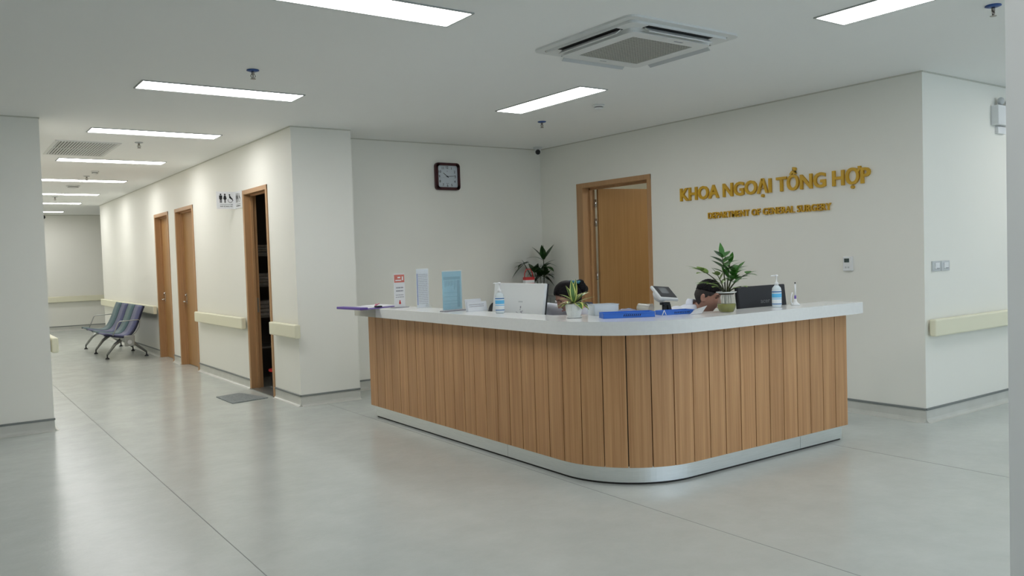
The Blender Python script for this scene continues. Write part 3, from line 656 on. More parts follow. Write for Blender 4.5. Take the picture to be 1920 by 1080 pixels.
# blue trays
def tray(x, y, rz, lx, ly, h, label):
    t = thing('letter_tray', label, 'tray', (x, y, Z), rz); bm = nb(); box(bm, (-lx/2, -ly/2, 0), (lx/2, ly/2, .004))
    for lo, hi in (((-lx/2, -ly/2, 0), (lx/2, -ly/2+.004, h)), ((-lx/2, ly/2-.004, 0), (lx/2, ly/2, h)), ((-lx/2, -ly/2, 0), (-lx/2+.004, ly/2, h)), ((lx/2-.004, -ly/2, 0), (lx/2, ly/2, h))): box(bm, lo, hi, bev=.0015)
    box(bm, (-lx/2-.006, -ly/2-.006, h-.006), (lx/2+.006, -ly/2, h), bev=.001); obj('tray', bm, m_blue, t)
    bm = nb()
    for k in range(9): x_ = -lx*.1+k*.014; xbox(bm, Matrix.Translation((x_, -ly/2-.0005, h*.45)) @ Matrix.Rotation(.4, 4, 'Y'), (-.0025, -.001, -h*.2), (.0025, .0, h*.2))
    obj('slots', bm, m_navy, t); return t
tray(3.90, 4.185, -.49, .36, .13, .038, 'blue plastic tray at the counter curve, left one of two')
tray(4.28, 4.105, -.25, .25, .10, .030, 'smaller blue plastic tray at the counter curve, beside the screen stand')
t = thing('paper_slip', 'folded white paper slip leaning on the right blue tray', 'paper', (4.36, 3.985, Z), -.3); bm = nb()
vs = [bm.verts.new(p) for p in ((-.06, -.03, 0), (.03, -.04, .004), (.10, .0, .055), (.02, .03, .03))]; bm.faces.new(vs); bmesh.ops.solidify(bm, geom=bm.faces[:], thickness=.001); obj('sheet', bm, m_paper, t)
t = thing('paper_tag', 'small white paper tag between the two blue trays', 'paper', (4.145, 4.07, Z)); bm = nb(); tube(bm, [(-.02, 0, .002), (0, 0, .035), (.018, 0, .003)], .003); obj('tag', bm, m_paper, t)
# translucent box
t = thing('storage_box', 'translucent plastic box with white contents behind the blue tray', 'box', (3.98, 4.52, Z-.0), -.35)
t.scale = (.85, .85, .78)
bm = nb(); ringprism(bm, rrect(.115, .08, .015), rrect(.112, .077, .014), 0, .098); prism(bm, rrect(.113, .078, .015), 0, .003); ringprism(bm, rrect(.12, .085, .015), rrect(.112, .077, .014), .093, .099); obj('box', bm, m_bin, t)
bm = nb(); box(bm, (-.10, -.065, .004), (.09, .03, .085), bev=.01); obj('contents', bm, m_paper, t)
# clear cup on its side and a plastic bag
t = thing('plastic_cup', 'clear plastic cup lying on its side above the blue tray', 'cup', (4.155, 4.335, Z+.052), .3); bm = nb()
b2 = nb(); lathe(b2, [(.030, 0), (.044, .10), (.046, .102), (.042, .10), (.028, .003), (.001, .003)], cap=False, n=24); merge(bm, b2, Matrix.Rotation(math.radians(100), 4, 'X')); bm.transform(Matrix.Translation((.0, .0, -.004))); obj('cup', bm, m_cup, t)
t = thing('plastic_bag', 'pale blue plastic bag lying between the box and the clear cup', 'bag', (4.075, 4.37, Z), -.4); t.scale = (.8, .8, .62); bm = nb(); ball(bm, (0, 0, .036), .072, 0, (1.25, .55, .5)); 
for v in bm.verts: v.co += Vector((0, 0, .004*math.sin(v.co.x*90)*math.cos(v.co.y*70))); v.co.z = max(v.co.z, 0)
obj('bag', bm, m_bag, t)
# pen stand
t = thing('pen_stand', 'white pen in a round desk holder near the right end', 'pen stand', (5.42, 3.93, Z)); bm = nb(); lathe(bm, [(.035, 0), (.036, .006), (.02, .018), (.012, .03), (.009, .05)]); obj('holder', bm, m_white, t)
bm = nb(); lathe(bm, [(.007, .03), (.008, .045), (.007, .075)], n=12); obj('pen_tip', bm, m_purple, t); bm = nb(); lathe(bm, [(.0065, .07), (.0065, .165)], n=12); obj('pen_barrel', bm, m_white, t)
bm = nb(); lathe(bm, [(.004, .165), (.004, .178)], n=10); obj('pen_cap', bm, m_blackm, t)
bm = nb(); tube(bm, [(-.03, .0, .006), (-.055, .0, .03), (-.05, 0, .07), (-.035, 0, .10)], .004); obj('cord', bm, m_white, t)

# ------------------------------------------------------------ plants
def leaf(bm, base, dr, ln, wd, droop=.4, n=7, mi=0, edge=None, fold=.25, tipw=1.0):
    dr = Vector(dr).normalized(); base = Vector(base); side = dr.cross(Vector((0, 0, 1)))
    if side.length < .05: side = Vector((random.uniform(-1, 1), random.uniform(-1, 1), 0))
    side.normalize(); p = base.copy(); rows_ = []; cur = dr.copy()
    for i in range(n+1):
        t_ = i/n; w_ = wd*math.sin(PI*min(1, (t_*.93+.07))**.85)*.5 if i < n else .0004
        upv = side.cross(cur).normalized(); cols = (-1, -.62, 0, .62, 1)
        rows_.append([bm.verts.new(p+side*(w_*c)+upv*(abs(c)*w_*fold)) for c in cols])
        cur = (cur+Vector((0, 0, -droop/n))).normalized(); p = p+cur*(ln/n)
    for a, b_ in zip(rows_, rows_[1:]):
        for k in range(4):
            f = bm.faces.new((a[k], a[k+1], b_[k+1], b_[k])); f.smooth = True; f.material_index = (edge if edge is not None and k in (0, 3) else mi)
Rxy = Vector((.818, -.575, 0)); Fxy = Vector((.575, .818, 0))
# variegated plant in the white pot
t = thing('potted_plant', 'small yellow edged plant in a white ribbed pot on the counter', 'plant', (3.665, 4.47, Z)); bm = nb()
prof = [(.040, .006), (.044, .012), (.056, .05), (.061, .098), (.057, .098), (.053, .085)]
n = 48; rings = []
for r_, z in prof: rings.append([bm.verts.new(((r_+(.0012 if i % 2 and z < .09 else 0))*math.cos(2*PI*i/n), (r_+(.0012 if i % 2 and z < .09 else 0))*math.sin(2*PI*i/n), z)) for i in range(n)])
for a, b_ in zip(rings, rings[1:]):
    for i in range(n): bm.faces.new((a[i], a[(i+1) % n], b_[(i+1) % n], b_[i]))
bm.faces.new(rings[0]); obj('pot', bm, m_pot, t)
bm = nb(); lathe(bm, [(.040, 0), (.055, .003), (.060, .010), (.056, .010), (.045, .006)]); obj('saucer', bm, m_pot, t)
bm = nb(); lathe(bm, [(.054, .083), (.001, .088)], cap=False); obj('soil', bm, m_soil, t)
bm = nb()
for a, el, ln, wd, dp in ((175, 25, .10, .030, 1.3), (190, 5, .11, .022, .5), (150, 50, .10, .034, .9), (105, 75, .16, .034, .1), (75, 65, .17, .03, .15), (40, 45, .13, .042, .9), (10, 15, .11, .034, .9), (0, 25, .13, .022, .3), (-30, 10, .10, .045, 1.3),
                          (-70, 15, .09, .05, 1.6), (-110, 25, .08, .036, 1.2), (-140, 10, .09, .03, .9), (120, 60, .12, .03, .5), (60, 40, .10, .035, .6), (200, 40, .09, .03, .9), (90, 55, .10, .03, .6), (-10, 55, .11, .035, .7)):
    ar = math.radians(a); er = math.radians(el); depth_ = math.sin(ar); d_ = Rxy*math.cos(ar)*math.cos(er)+Fxy*depth_*.6*math.cos(er)+Vector((0, 0, math.sin(er)))
    leaf(bm, d_*.012+Vector((0, 0, .095)), d_, ln*(1.02 if el > 60 else 1.15), wd*1.45, dp*.9, mi=0, edge=1)
obj('foliage', bm, [m_leafv, m_leafy], t)
# zamioculcas in the glass vase
t = thing('potted_plant', 'tall glossy green plant in a clear glass vase of greenish water', 'plant', (4.575, 3.885, Z)); bm = nb()
prof = [(.044, 0), (.052, .006), (.066, .035), (.068, .055), (.058, .095), (.049, .118), (.052, .132), (.068, .143)]
inner = [(r_-.0025, max(z, .004)) for r_, z in prof][::-1]
lathe(bm, prof+inner, n=32, cap=False); obj('vase', bm, m_glass, t)
bm = nb(); lathe(bm, [(.001, .0045)]+[(r_-.004, max(z, .0045)) for r_, z in prof[:4]]+[(.0625, .062), (.001, .062)], n=32, cap=False); obj('water', bm, m_water, t)
bm = nb(); lathe(bm, [(.058, .138), (.070, .142), (.072, .147), (.064, .148), (.058, .143)], n=32); obj('rim', bm, m_pot, t)
bm = nb(); lathe(bm, [(.052, .128), (.058, .142), (.001, .145)], n=24, cap=False); obj('soil', bm, m_soil, t)
bm = nb(); rr_ = random.Random(4)
for k in range(16):
    a = rr_.uniform(0, 6.28); q = rr_.uniform(.01, .035); tube(bm, [(q*math.cos(a), q*math.sin(a), .13), (q*1.2*math.cos(a+.3), q*1.2*math.sin(a+.3), .08), (q*math.cos(a+.8), q*math.sin(a+.8), .02)], .0014, 5)
obj('roots', bm, m_grill, t)
bm = nb(); bs = nb(); rnd = random.Random(12)
def frond(az, lean, ln, nleaf, lw, mi, side=0, start=.35):
    ar = math.radians(az); d0 = (Rxy*math.cos(ar)+Fxy*math.sin(ar)*.7); pts = []; p = Vector((d0.x*.015, d0.y*.015, .14)); cur = (d0*lean*.35+Vector((0, 0, 1))).normalized()
    for i in range(13):
        pts.append(p.copy()); cur = (cur+d0*lean*.09).normalized(); p = p+cur*(ln/12)
    tube(bs, pts, .004, 6, radii=[.006-.0035*i/12 for i in range(13)])
    for k in range(nleaf):
        t_ = start+(1-start)*k/(nleaf-1); i = min(11, int(t_*12)); q_ = pts[i].lerp(pts[i+1], t_*12-i); tg = (pts[i+1]-pts[i]).normalized()
        sd = tg.cross(Vector((rnd.uniform(-.3, .3), rnd.uniform(-.3, .3), 1)) if abs(tg.z) < .9 else Fxy+Vector((rnd.uniform(-.6, .6), rnd.uniform(-.6, .6), 0))).normalized()
        for sgn in (-1, 1):
            leaf(bm, q_, tg*.75+sd*sgn*.9+Vector((0, 0, rnd.uniform(-.1, .15))), lw*rnd.uniform(.85, 1.15), lw*.62, .35, 6, mi, fold=.12)
    leaf(bm, pts[-1], cur, lw*1.05, lw*.45, .3, 6, mi, fold=.12)
frond(105, .16, .25, 4, .105, 0, start=.55); frond(60, .40, .22, 4, .085, 0, start=.5); frond(15, 1.15, .20, 5, .078, 0, start=.42)
frond(172, .95, .225, 2, .115, 1, start=.82); frond(188, 1.6, .15, 3, .085, 1, start=.45); frond(-25, 1.9, .10, 2, .06, 1, start=.5); frond(-60, .6, .16, 4, .07, 0, start=.5); frond(35, .65, .19, 4, .085, 0, start=.45); frond(150, .4, .13, 3, .07, 1, start=.5)
obj('foliage', bm, [m_leafg, m_leafl], t); obj('stems', bs, m_stem, t)
# filing cabinet in the corner with a vase of dracaena and a striped bag
t = thing('filing_cabinet', 'grey metal drawer cabinet in the corner behind the counter', 'cabinet', (6.13, 8.58, 0)); bm = nb(); box(bm, (0, 0, 0), (.76, .47, 1.0), bev=.004); obj('body', bm, m_cab, t)
for i in range(3):
    for k in range(6):
        x, z = .012+i*.248, .06+k*.155; bm = nb(); box(bm, (x, -.012, z), (x+.24, 0, z+.146), bev=.003); dr_ = obj('drawer', bm, m_cab, t)
        bm = nb(); box(bm, (x+.07, -.016, z+.085), (x+.17, -.012, z+.115)); obj('label_holder', bm, m_paper, dr_)
        bm = nb(); box(bm, (x+.09, -.022, z+.045), (x+.15, -.012, z+.06), bev=.002); obj('pull', bm, m_cabd, dr_)
t = thing('potted_plant', 'dark leafy dracaena cuttings in a glass vase on the corner cabinet', 'plant', (6.68, 8.80, 1.0)); bm = nb()
prof = [(.075, .0), (.082, .006), (.080, .12), (.088, .26)]; lathe(bm, prof+[(r_-.004, max(z, .006)) for r_, z in prof][::-1], n=28, cap=False); obj('vase', bm, m_glass, t)
bm = nb(); lathe(bm, [(.077, .0065), (.075, .15), (.001, .15)], n=24); obj('water', bm, mat('murky_water', (.20, .22, .15), .1, alpha=.6), t)
bm = nb(); bs = nb()
def cane(a, lean, h, leaves, seed):
    rn_ = random.Random(seed); d0 = Rxy*a; p0 = Vector((d0.x*.02, d0.y*.02, .02)); pts = [p0+(d0*lean*k/8*h)+Vector((0, 0, h*k/8)) for k in range(9)]
    tube(bs, pts, .007, 6, radii=[.009-.004*k/8 for k in range(9)]); top = pts[-1]
    for (aa, el, ln, dp, fz) in leaves:
        ar, er = math.radians(aa), math.radians(el); d_ = Rxy*math.cos(ar)*math.cos(er)+Fxy*math.sin(ar)*.5*math.cos(er)+Vector((0, 0, math.sin(er)))
        leaf(bm, top+Vector((0, 0, -fz)), d_, ln*1.18, .11, dp, 8, 0, fold=.08)
cane(1, .02, .47, [(85, 85, .17, .1, 0), (110, 75, .17, .3, 0), (40, 50, .22, .2, 0), (170, 45, .22, 1.3, .02), (150, 55, .2, .5, 0), (185, 15, .17, .9, .08), (5, 30, .15, .3, .07), (-10, 15, .17, 1.0, .06), (10, -20, .16, .8, .16), (-20, -40, .18, .4, .2), (200, -10, .13, .7, .08), (60, 30, .14, .8, .1), (-60, 10, .16, 1.2, .1)], 1)
cane(-1, .50, .42, [(180, 20, .13, .5, 0), (185, -5, .13, .6, 0), (170, 60, .06, .2, 0), (10, 40, .06, .3, 0), (200, -35, .22, .5, .0), (210, 10, .1, 1.6, .0), (60, 20, .08, .5, .0)], 2)
cane(-1, .25, .30, [(190, 50, .16, 2.2, 0), (170, 30, .12, 2.2, 0), (10, 20, .12, 1.2, 0), (180, -20, .2, 1.2, .05), (0, -10, .15, .8, .04), (60, 60, .12, .6, 0), (120, 50, .14, .6, 0), (190, -50, .2, .4, .1)], 3)
cane(.6, .15, .26, [(a_, e_, .13, .9, 0) for a_, e_ in ((10, 50), (40, 20), (90, 70), (150, 40), (-30, 10), (-80, 30), (200, 20), (120, 10), (170, -20), (0, -25), (70, 80), (-120, 30))], 4)
cane(-.6, .05, .25, [(a_, e_, .12, .9, 0) for a_, e_ in ((20, 60), (60, 30), (100, 60), (160, 20), (-40, 0), (-90, 40), (180, -10), (210, 30), (140, -20))], 5)
obj('foliage', bm, m_leafd, t); obj('canes', bs, m_stem, t)
t = thing('gift_bag', 'red and white striped carrier with handle on the corner cabinet', 'bag', (6.40, 8.72, 1.0), -.2); bm = nb()
for k in range(7): box(bm, (-.065, -.04, .0+k*.038), (.065, .04, .038+k*.038), mi=k % 2)
obj('body', bm, [m_red, m_paper], t)
bm = nb(); tube(bm, [(-.06, 0, .26), (-.055, 0, .32), (-.03, 0, .37), (.03, 0, .37), (.055, 0, .32), (.06, 0, .26)], .006); obj('handle', bm, m_red, t)

# ------------------------------------------------------------ monitors, screen stand
t = thing('desktop_monitor', 'white computer monitor seen from behind, left of the woman', 'monitor', (3.80, 5.385, .75)); Mt = Matrix.Translation((0, 0, .12)) @ Matrix.Rotation(math.radians(9), 4, 'Y')
# local x is the way the screen faces (+x), y along the width
bm = nb(); xbox(bm, Mt, (-.018, -.345, 0), (.010, .345, .455), bev=.006); obj('back_shell', bm, m_mon, t)
bm = nb(); xbox(bm, Mt, (.010, -.346, -.001), (.022, .346, .456), bev=.002); obj('screen', bm, m_black, t)
bm = nb(); xbox(bm, Mt, (-.05, -.05, .10), (-.018, .05, .2), bev=.01); box(bm, (-.055, -.04, .01), (-.03, .04, .30), bev=.006); obj('neck', bm, m_mon, t)
bm = nb(); box(bm, (-.05, -.13, 0), (.18, .13, .012), bev=.004); obj('foot', bm, m_mon, t)
bm = nb(); xbox(bm, Mt, (-.0195, -.075, .30), (-.018, -.02, .312)); obj('badge', bm, m_wgrey, t)
bm = nb()
for y, z, r_ in ((-.055, .262, .009), (-.052, .243, .005), (-.085, .232, .006), (-.07, .225, .008)): xbox(bm, Mt, (-.0195, y-r_*.6, z-r_), (-.018, y+r_*.6, z+r_), bev=.0005)
for (y0, z0), (y1, z1) in (((-.095, .207), (-.06, .228)), ((-.10, .215), (-.098, .20)), ((-.06, .205), (.0, .222))): tube(bm, [Mt @ Vector((-.019, y0, z0)), Mt @ Vector((-.019, y1, z1))], .0025)
obj('port_marks', bm, m_ink, t)
t = thing('desktop_monitor', 'black computer monitor seen from behind, in front of the man', 'monitor', (5.31, 4.13, .75)); Mt = Matrix.Translation((0, 0, .10)) @ Matrix.Rotation(math.radians(-6), 4, 'X')
bm = nb(); xbox(bm, Mt, (-.285, -.018, 0), (.285, .008, .40), bev=.008); obj('back_shell', bm, m_blackm, t)
bm = nb(); xbox(bm, Mt, (-.286, .008, -.001), (.286, .018, .401), bev=.002); obj('screen', bm, m_black, t)
bm = nb(); box(bm, (-.04, -.055, .01), (.04, -.03, .28), bev=.006); xbox(bm, Mt, (-.05, -.05, .1), (.05, -.018, .2), bev=.008); obj('neck', bm, m_blackm, t)
bm = nb(); lathe(bm, [(.12, 0), (.12, .01), (.03, .016)], n=28); obj('foot', bm, m_blackm, t)
bm = nb(); b2 = text_bm('acer', .115, .035, .001, .012); merge(bm, b2, Mt @ Matrix.Translation((-.035, -.0187, .262)) @ RX); obj('brand_lettering', bm, mat('dull_silver', (.12, .125, .13), .4), t)

t = thing('check_in_terminal', 'grey tablet terminal tilted on a black stand behind the trays', 'terminal', (4.455, 4.37, .75)); t.scale = (.86, .86, 1); Mt = Matrix.Translation((0, 0, .475)) @ Matrix.Rotation(-.18, 4, 'Z') @ Matrix.Rotation(math.radians(32), 4, 'X') @ Matrix.Rotation(.1, 4, 'Y')
bm = nb(); xbox(bm, Mt, (-.10, -.085, -.012), (.10, .085, .012), bev=.008); obj('casing', bm, m_white, t)
bm = nb(); xbox(bm, Mt, (-.082, -.068, .0122), (.090, .076, .0145), bev=.001); sc_ = obj('bezel', bm, mat('dark_bezel', (.06, .06, .065), .35), t)
bm = nb(); xbox(bm, Mt, (-.045, -.02, .0147), (.04, .055, .0155)); obj('display', bm, mat('grey_display', (.18, .19, .20), .25), sc_)
bm = nb(); b2 = nb(); lathe(b2, [(.066, -.012), (.062, -.035), (.045, -.06), (.02, -.068)]); merge(bm, b2, Mt @ Matrix.Translation((-.03, .01, 0))); obj('rear_housing', bm, m_white, t)
bm = nb(); box(bm, (-.013, -.012, 0), (.019, .02, .41), bev=.003); box(bm, (-.03, -.02, .39), (.05, .03, .41), bev=.004); obj('post', bm, m_black, t)
bm = nb(); box(bm, (.015, -.02, .26), (.085, .03, .35), bev=.012); xbox(bm, Matrix.Translation((.055, .0, .35)) @ Matrix.Rotation(-.3, 4, 'Y'), (-.02, -.015, -.02), (.02, .025, .045), bev=.006); xbox(bm, Matrix.Translation((-.01, 0, .335)) @ Matrix.Rotation(-.7, 4, 'Y'), (-.06, -.01, -.02), (.0, .01, .008), bev=.002); obj('clamp', bm, m_black, t)
bm = nb(); lathe(bm, [(.09, 0), (.09, .012), (.03, .02)]); obj('foot', bm, m_black, t)

# ------------------------------------------------------------ office chairs
def office_chair(x, y, rz, label, top=1.1):
    t = thing('office_chair', label, 'chair', (x, y, 0), rz)
    bm = nb(); box(bm, (-.24, -.23, .36), (.24, .23, .425), bev=.025, seg=3); obj('seat', bm, m_blackm, t)
    bm = nb(); b2 = nb(); prism(b2, rrect(.22, (top-.60)/2, .10), -.02, .02, 0, .012); merge(bm, b2, Matrix.Translation((0, -.27, (top+.60)/2)) @ Matrix.Rotation(math.radians(6), 4, 'X') @ RX); obj('backrest', bm, m_blackm, t)
    bm = nb(); tube(bm, [(0, -.15, .38), (0, -.29, .38), (0, -.31, .62), (0, -.29, .75)], .018); obj('back_bracket', bm, m_black, t)
    bm = nb(); tube(bm, [(0, 0, .08), (0, 0, .37)], .026, 12); obj('gas_lift', bm, m_black, t)
    for k in range(5):
        a = 2*PI*k/5; c_, s_ = math.cos(a), math.sin(a); bm = nb(); tube(bm, [(0, 0, .11), (c_*.28, s_*.28, .07)], .016); lg = obj('base_arm', bm, m_black, t)
        bm = nb(); ball(bm, (c_*.28, s_*.28, .03), .03, 0, (1, 1, 1), 12, 8); obj('castor', bm, m_black, lg)

# ------------------------------------------------------------ people
def skin_bm(P, E, root, sub=2):
    """P: {name:(co, radius)}, E: list of name pairs -> evaluated skin surface as bmesh"""
    me = D.meshes.new('sk'); b2 = nb(); ly = b2.verts.layers.skin.verify(); idx = {}
    for k, (co, r_) in P.items():
        v = b2.verts.new(co); v[ly].radius = (r_, r_) if not isinstance(r_, tuple) else r_; v[ly].use_root = (k == root); idx[k] = v
    for a, b_ in E: b2.edges.new((idx[a], idx[b_]))
    b2.to_mesh(me); b2.free(); o = D.objects.new('sk', me); C.objects.link(o)
    o.modifiers.new('s', 'SKIN').use_smooth_shade = True; ss = o.modifiers.new('u', 'SUBSURF'); ss.levels = sub; ss.render_levels = sub
    bpy.context.view_layer.update(); dg = bpy.context.evaluated_depsgraph_get(); m2 = D.meshes.new_from_object(o.evaluated_get(dg))
    bm = nb(); bm.from_mesh(m2); D.objects.remove(o); D.meshes.remove(me); D.meshes.remove(m2); return bm
def head_point(n):
    x, y, z = n; zz = .118*z; rx = .074; rf, rb = .092, .100
    if z < 0:
        t_ = -z; rx *= 1-.30*t_**1.4; rb *= 1-.60*t_**1.2; rf *= 1-.10*t_
    px = rx*x; py = (rf if y > 0 else rb)*y
    if y > 0:
        g = lambda a, s: math.exp(-(a/s)**2)
        py = rf*(y**.86)
        # brow, eye sockets, nose, lips, chin, cheeks
        py += .004*g(zz-.034, .010)*g(px, .045)*y
        py -= .0095*(g(px-.030, .016)+g(px+.030, .016))*g(zz-.014, .013)
        if -.034 < zz < .030:
            k = (.030-zz)/.056 if zz > -.026 else max(0, (zz+.034)/.008)
            py += .024*min(1, k)**1.2*g(px, .0085+.006*min(1, max(0, (.0-zz)/.026)))
        py += .006*(g(zz+.052, .005)+g(zz+.064, .006)*.9)*g(px, .022)
        py -= .003*g(zz+.058, .0022)*g(px, .022)
        py += .006*g(zz+.095, .014)*g(px, .022)
        py += .004*(g(px-.045, .02)+g(px+.045, .02))*g(zz+.02, .02)
    return Vector((px, py, zz))
def head_bm(off=lambda p: 0, keep=None, u=96, v=72):
    bm = nb(); r_ = bmesh.ops.create_uvsphere(bm, u_segments=u, v_segments=v, radius=1)
    for vv in bm.verts:
        n = vv.co.normalized(); p = head_point(n); vv.co = p+Vector((n.x, n.y, n.z)).normalized()*off(p)
    if keep: bmesh.ops.delete(bm, geom=[f for f in bm.faces if not keep(f.calc_center_median())], context='FACES')
    return bm
def remesh_obj(name, bm, m_, parent, vox):
    o = obj(name, bm, m_, parent); r_ = o.modifiers.new('remesh', 'REMESH'); r_.mode = 'VOXEL'; r_.voxel_size = vox; r_.use_smooth_shade = True
    s_ = o.modifiers.new('smooth', 'SMOOTH'); s_.factor = .5; s_.iterations = 2
    bpy.context.view_layer.update(); dg = bpy.context.evaluated_depsgraph_get(); m2 = D.meshes.new_from_object(o.evaluated_get(dg)); o.modifiers.clear(); old = o.data; o.data = m2; D.meshes.remove(old)
    o.data.name = name
    return o
def person(label, loc, heading, scale, J, head, pitch_, yaw_, skinm, female, lean=0):
    """local frame: +Y forward, +X right, seated. J joints, head = head centre"""
    t = thing('person', label, 'person', (loc[0], loc[1], 0), heading); t.scale = (scale,)*3
    P = {'pel': (J['pel'], .115), 'wai': (J['wai'], .100), 'che': (J['che'], .115), 'nb': (J['nb'], .055), 'nk': (Vector(head)-Vector((0, .03, .07)), .047)}
    E_ = [('pel', 'wai'), ('wai', 'che'), ('che', 'nb'), ('nb', 'nk')]
    for s_, q_ in ((1, 'r'), (-1, 'l')):
        P.update({'sh'+q_: (J['sh'+q_], .052), 'el'+q_: (J['el'+q_], .037), 'wr'+q_: (J['wr'+q_], .024), 'pa'+q_: (J['wr'+q_]+J['hd'+q_]*.05, (.034, .016)),
                  'hp'+q_: (Vector((s_*.09, .04, .50)), .088), 'kn'+q_: (Vector((s_*.12, .44, .51)), .058), 'an'+q_: (Vector((s_*.12, .40, .10)), .036), 'to'+q_: (Vector((s_*.12, .55, .035)), .032)})
        E_ += [('che', 'sh'+q_), ('sh'+q_, 'el'+q_), ('el'+q_, 'wr'+q_), ('wr'+q_, 'pa'+q_), ('pel', 'hp'+q_), ('hp'+q_, 'kn'+q_), ('kn'+q_, 'an'+q_), ('an'+q_, 'to'+q_)]
    bm = skin_bm(P, E_, 'pel')
    for s_, q_ in ((1, 'r'), (-1, 'l')):
        wr, hd = J['wr'+q_], J['hd'+q_].normalized(); sd = hd.cross(Vector((0, 0, 1))).normalized(); pa = wr+hd*.05
        for k, (o_, ln) in enumerate(((-.027, .060), (-.009, .070), (.009, .066), (.026, .052))):
            a = pa+hd*.025+sd*o_; c_ = a+hd*ln*.5+sd*o_*.15+Vector((0, 0, .006)); e_ = c_+hd*ln*.45+Vector((0, 0, -.018))
            tube(bm, [pa+sd*o_*.7, a, c_, e_], .008, 8, radii=[.009, .0088, .0082, .0068])
        th = sd*(-.03 if s_ > 0 else .03); tube(bm, [wr+hd*.02+th*.4, pa+th*1.1, pa+th*1.6+hd*.03], .009, 8, radii=[.011, .0105, .008])
    HM = Matrix.Translation(head) @ Matrix.Rotation(yaw_, 4, 'Z') @ Matrix.Rotation(-pitch_, 4, 'X')
    hb = head_bm()
    for s_ in (-1, 1):
        e2 = nb(); ball(e2, (0, 0, 0), .030, 0, (.30, .62, 1.05), 20, 14)
        for vv in e2.verts:
            if vv.co.x*s_ > 0: vv.co.x -= s_*.008*math.exp(-((vv.co.y/.010)**2+(vv.co.z/.018)**2))
        merge(hb, e2, Matrix.Translation((s_*.078, -.008, -.004)) @ Matrix.Rotation(s_*.35, 4, 'Z') @ Matrix.Rotation(.12, 4, 'X'))
    tube(hb, [(0, -.02, -.04), (0, -.035, -.12), (0, -.05, -.17)], .045, 20)
    merge(bm, hb, HM); remesh_obj('body', bm, skinm, t, .0042)
    # hair
    if female:
        def keep(c): 
            lim = .032+(c.z-.02)*.86 if c.z > .02 else .032+(c.z-.02)*.7
            return c.y < lim and c.z > -.078
        hb = head_bm(lambda p: .010+.004*max(0, p.z/.118), keep); bmesh.ops.solidify(hb, geom=hb.faces[:], thickness=.012)
        ball(hb, (0, -.118, .018), .050, 0, (1, .85, 1)); ball(hb, (.012, -.135, -.012), .034); ball(hb, (-.012, -.128, .045), .03)
        hb.transform(HM); h_ = obj('hair', hb, m_hair, t)
        hb = nb(); xbox(hb, Matrix.Translation((0, -.095, .075)) @ Matrix.Rotation(.7, 4, 'X'), (-.045, -.03, -.008), (.045, .03, .010), bev=.006)
        for k in range(5): xbox(hb, Matrix.Translation((-.035+.0175*k, -.128, .055)) @ Matrix.Rotation(1.2, 4, 'X'), (-.004, -.02, -.004), (.004, .02, .004), bev=.002)
        hb.transform(HM); obj('hair_clip', hb, m_teal, t)
    else:
        def keep(c):
            lim = .045+(c.z-.02)*.75 if c.z > .02 else .026+(c.z-.02)*.8
            if c.z < .0 and c.y > -.022: return False
            return c.y < lim and c.z > -.072
        hb = head_bm(lambda p: .0035, keep); bmesh.ops.solidify(hb, geom=hb.faces[:], thickness=.006); hb.transform(HM); obj('shaved_sides', hb, m_hairs, t)
        hb = head_bm(lambda p: .006+.012*max(0, (p.z-.05)/.07)**.5+.0022*math.sin(p.x*420)*math.cos(p.y*330), lambda c: c.z > .052-.12*max(0, -c.y-.03) and c.y < .052+(c.z-.02)*.62); bmesh.ops.solidify(hb, geom=hb.faces[:], thickness=.012); hb.transform(HM); obj('hair', hb, m_hair, t)
    hb = nb()
    for s_ in (-1, 1): tube(hb, [(s_*.014, .0875, .031), (s_*.028, .087, .036), (s_*.046, .076, .031)], .002, 6, radii=[.0018, .0025, .0012])
    hb.transform(HM); obj('eyebrows', hb, m_hair, t)
    for s_ in (-1, 1):
        hb = nb(); ball(hb, (s_*.030, .0715, .0125), .011, 0, (1.1, .7, .42)); hb.transform(HM); obj('eye', hb, m_inkb, t)
    hb = nb(); tube(hb, [(-.022, .083, -.058), (-.008, .0915, -.0565), (0, .0925, -.0575), (.008, .0915, -.0565), (.022, .083, -.058)], .003, 8, radii=[.001, .0034, .0036, .0034, .001]); hb.transform(HM); obj('lips', hb, mat('lips', (.42, .12, .11), .4), t)
    # clothes
    cb = nb(); rings = []; pel, wai, che, nbk = J['pel'], J['wai'], J['che'], J['nb']; shm = (J['shr']+J['shl'])/2; sw_ = (J['shr']-J['shl']).length/2
    tors = [(pel+Vector((0, 0, -.06)), .185, .150), (pel+Vector((0, 0, .04)), .172, .142), (wai, .152, .128), (che+Vector((0, 0, -.03)), .168, .132), (che+Vector((0, -.005, .05)), sw_+.012, .138), (shm+Vector((0, -.005, .03)), sw_+.0, .108), (nbk+Vector((0, -.015, .01)), .092, .078), (nbk+Vector((0, 0, .03)), .058, .056)]
    for c_, ra, rb in tors: rings.append([cb.verts.new((c_.x+ra*math.copysign(abs(math.cos(2*PI*k/28))**.85, math.cos(2*PI*k/28)), c_.y+rb*math.sin(2*PI*k/28), c_.z)) for k in range(28)])
    for r1, r2 in zip(rings, rings[1:]):
        for k in range(28): cb.faces.new((r1[k], r1[(k+1) % 28], r2[(k+1) % 28], r2[k]))
    cb.faces.new(rings[0][::-1]); cb.faces.new(rings[-1])
    for q_ in 'rl':
        sh, el, wr = J['sh'+q_], J['el'+q_], J['wr'+q_].lerp(J['el'+q_], .10)
        ball(cb, sh, .073); ball(cb, el, .054); tube(cb, [sh, sh.lerp(el, .5), el], .06, 18, radii=[.071, .063, .054]); tube(cb, [el, el.lerp(wr, .5), wr], .05, 18, radii=[.053, .048, .043])
    remesh_obj('white_coat', cb, m_coat, t, .009)
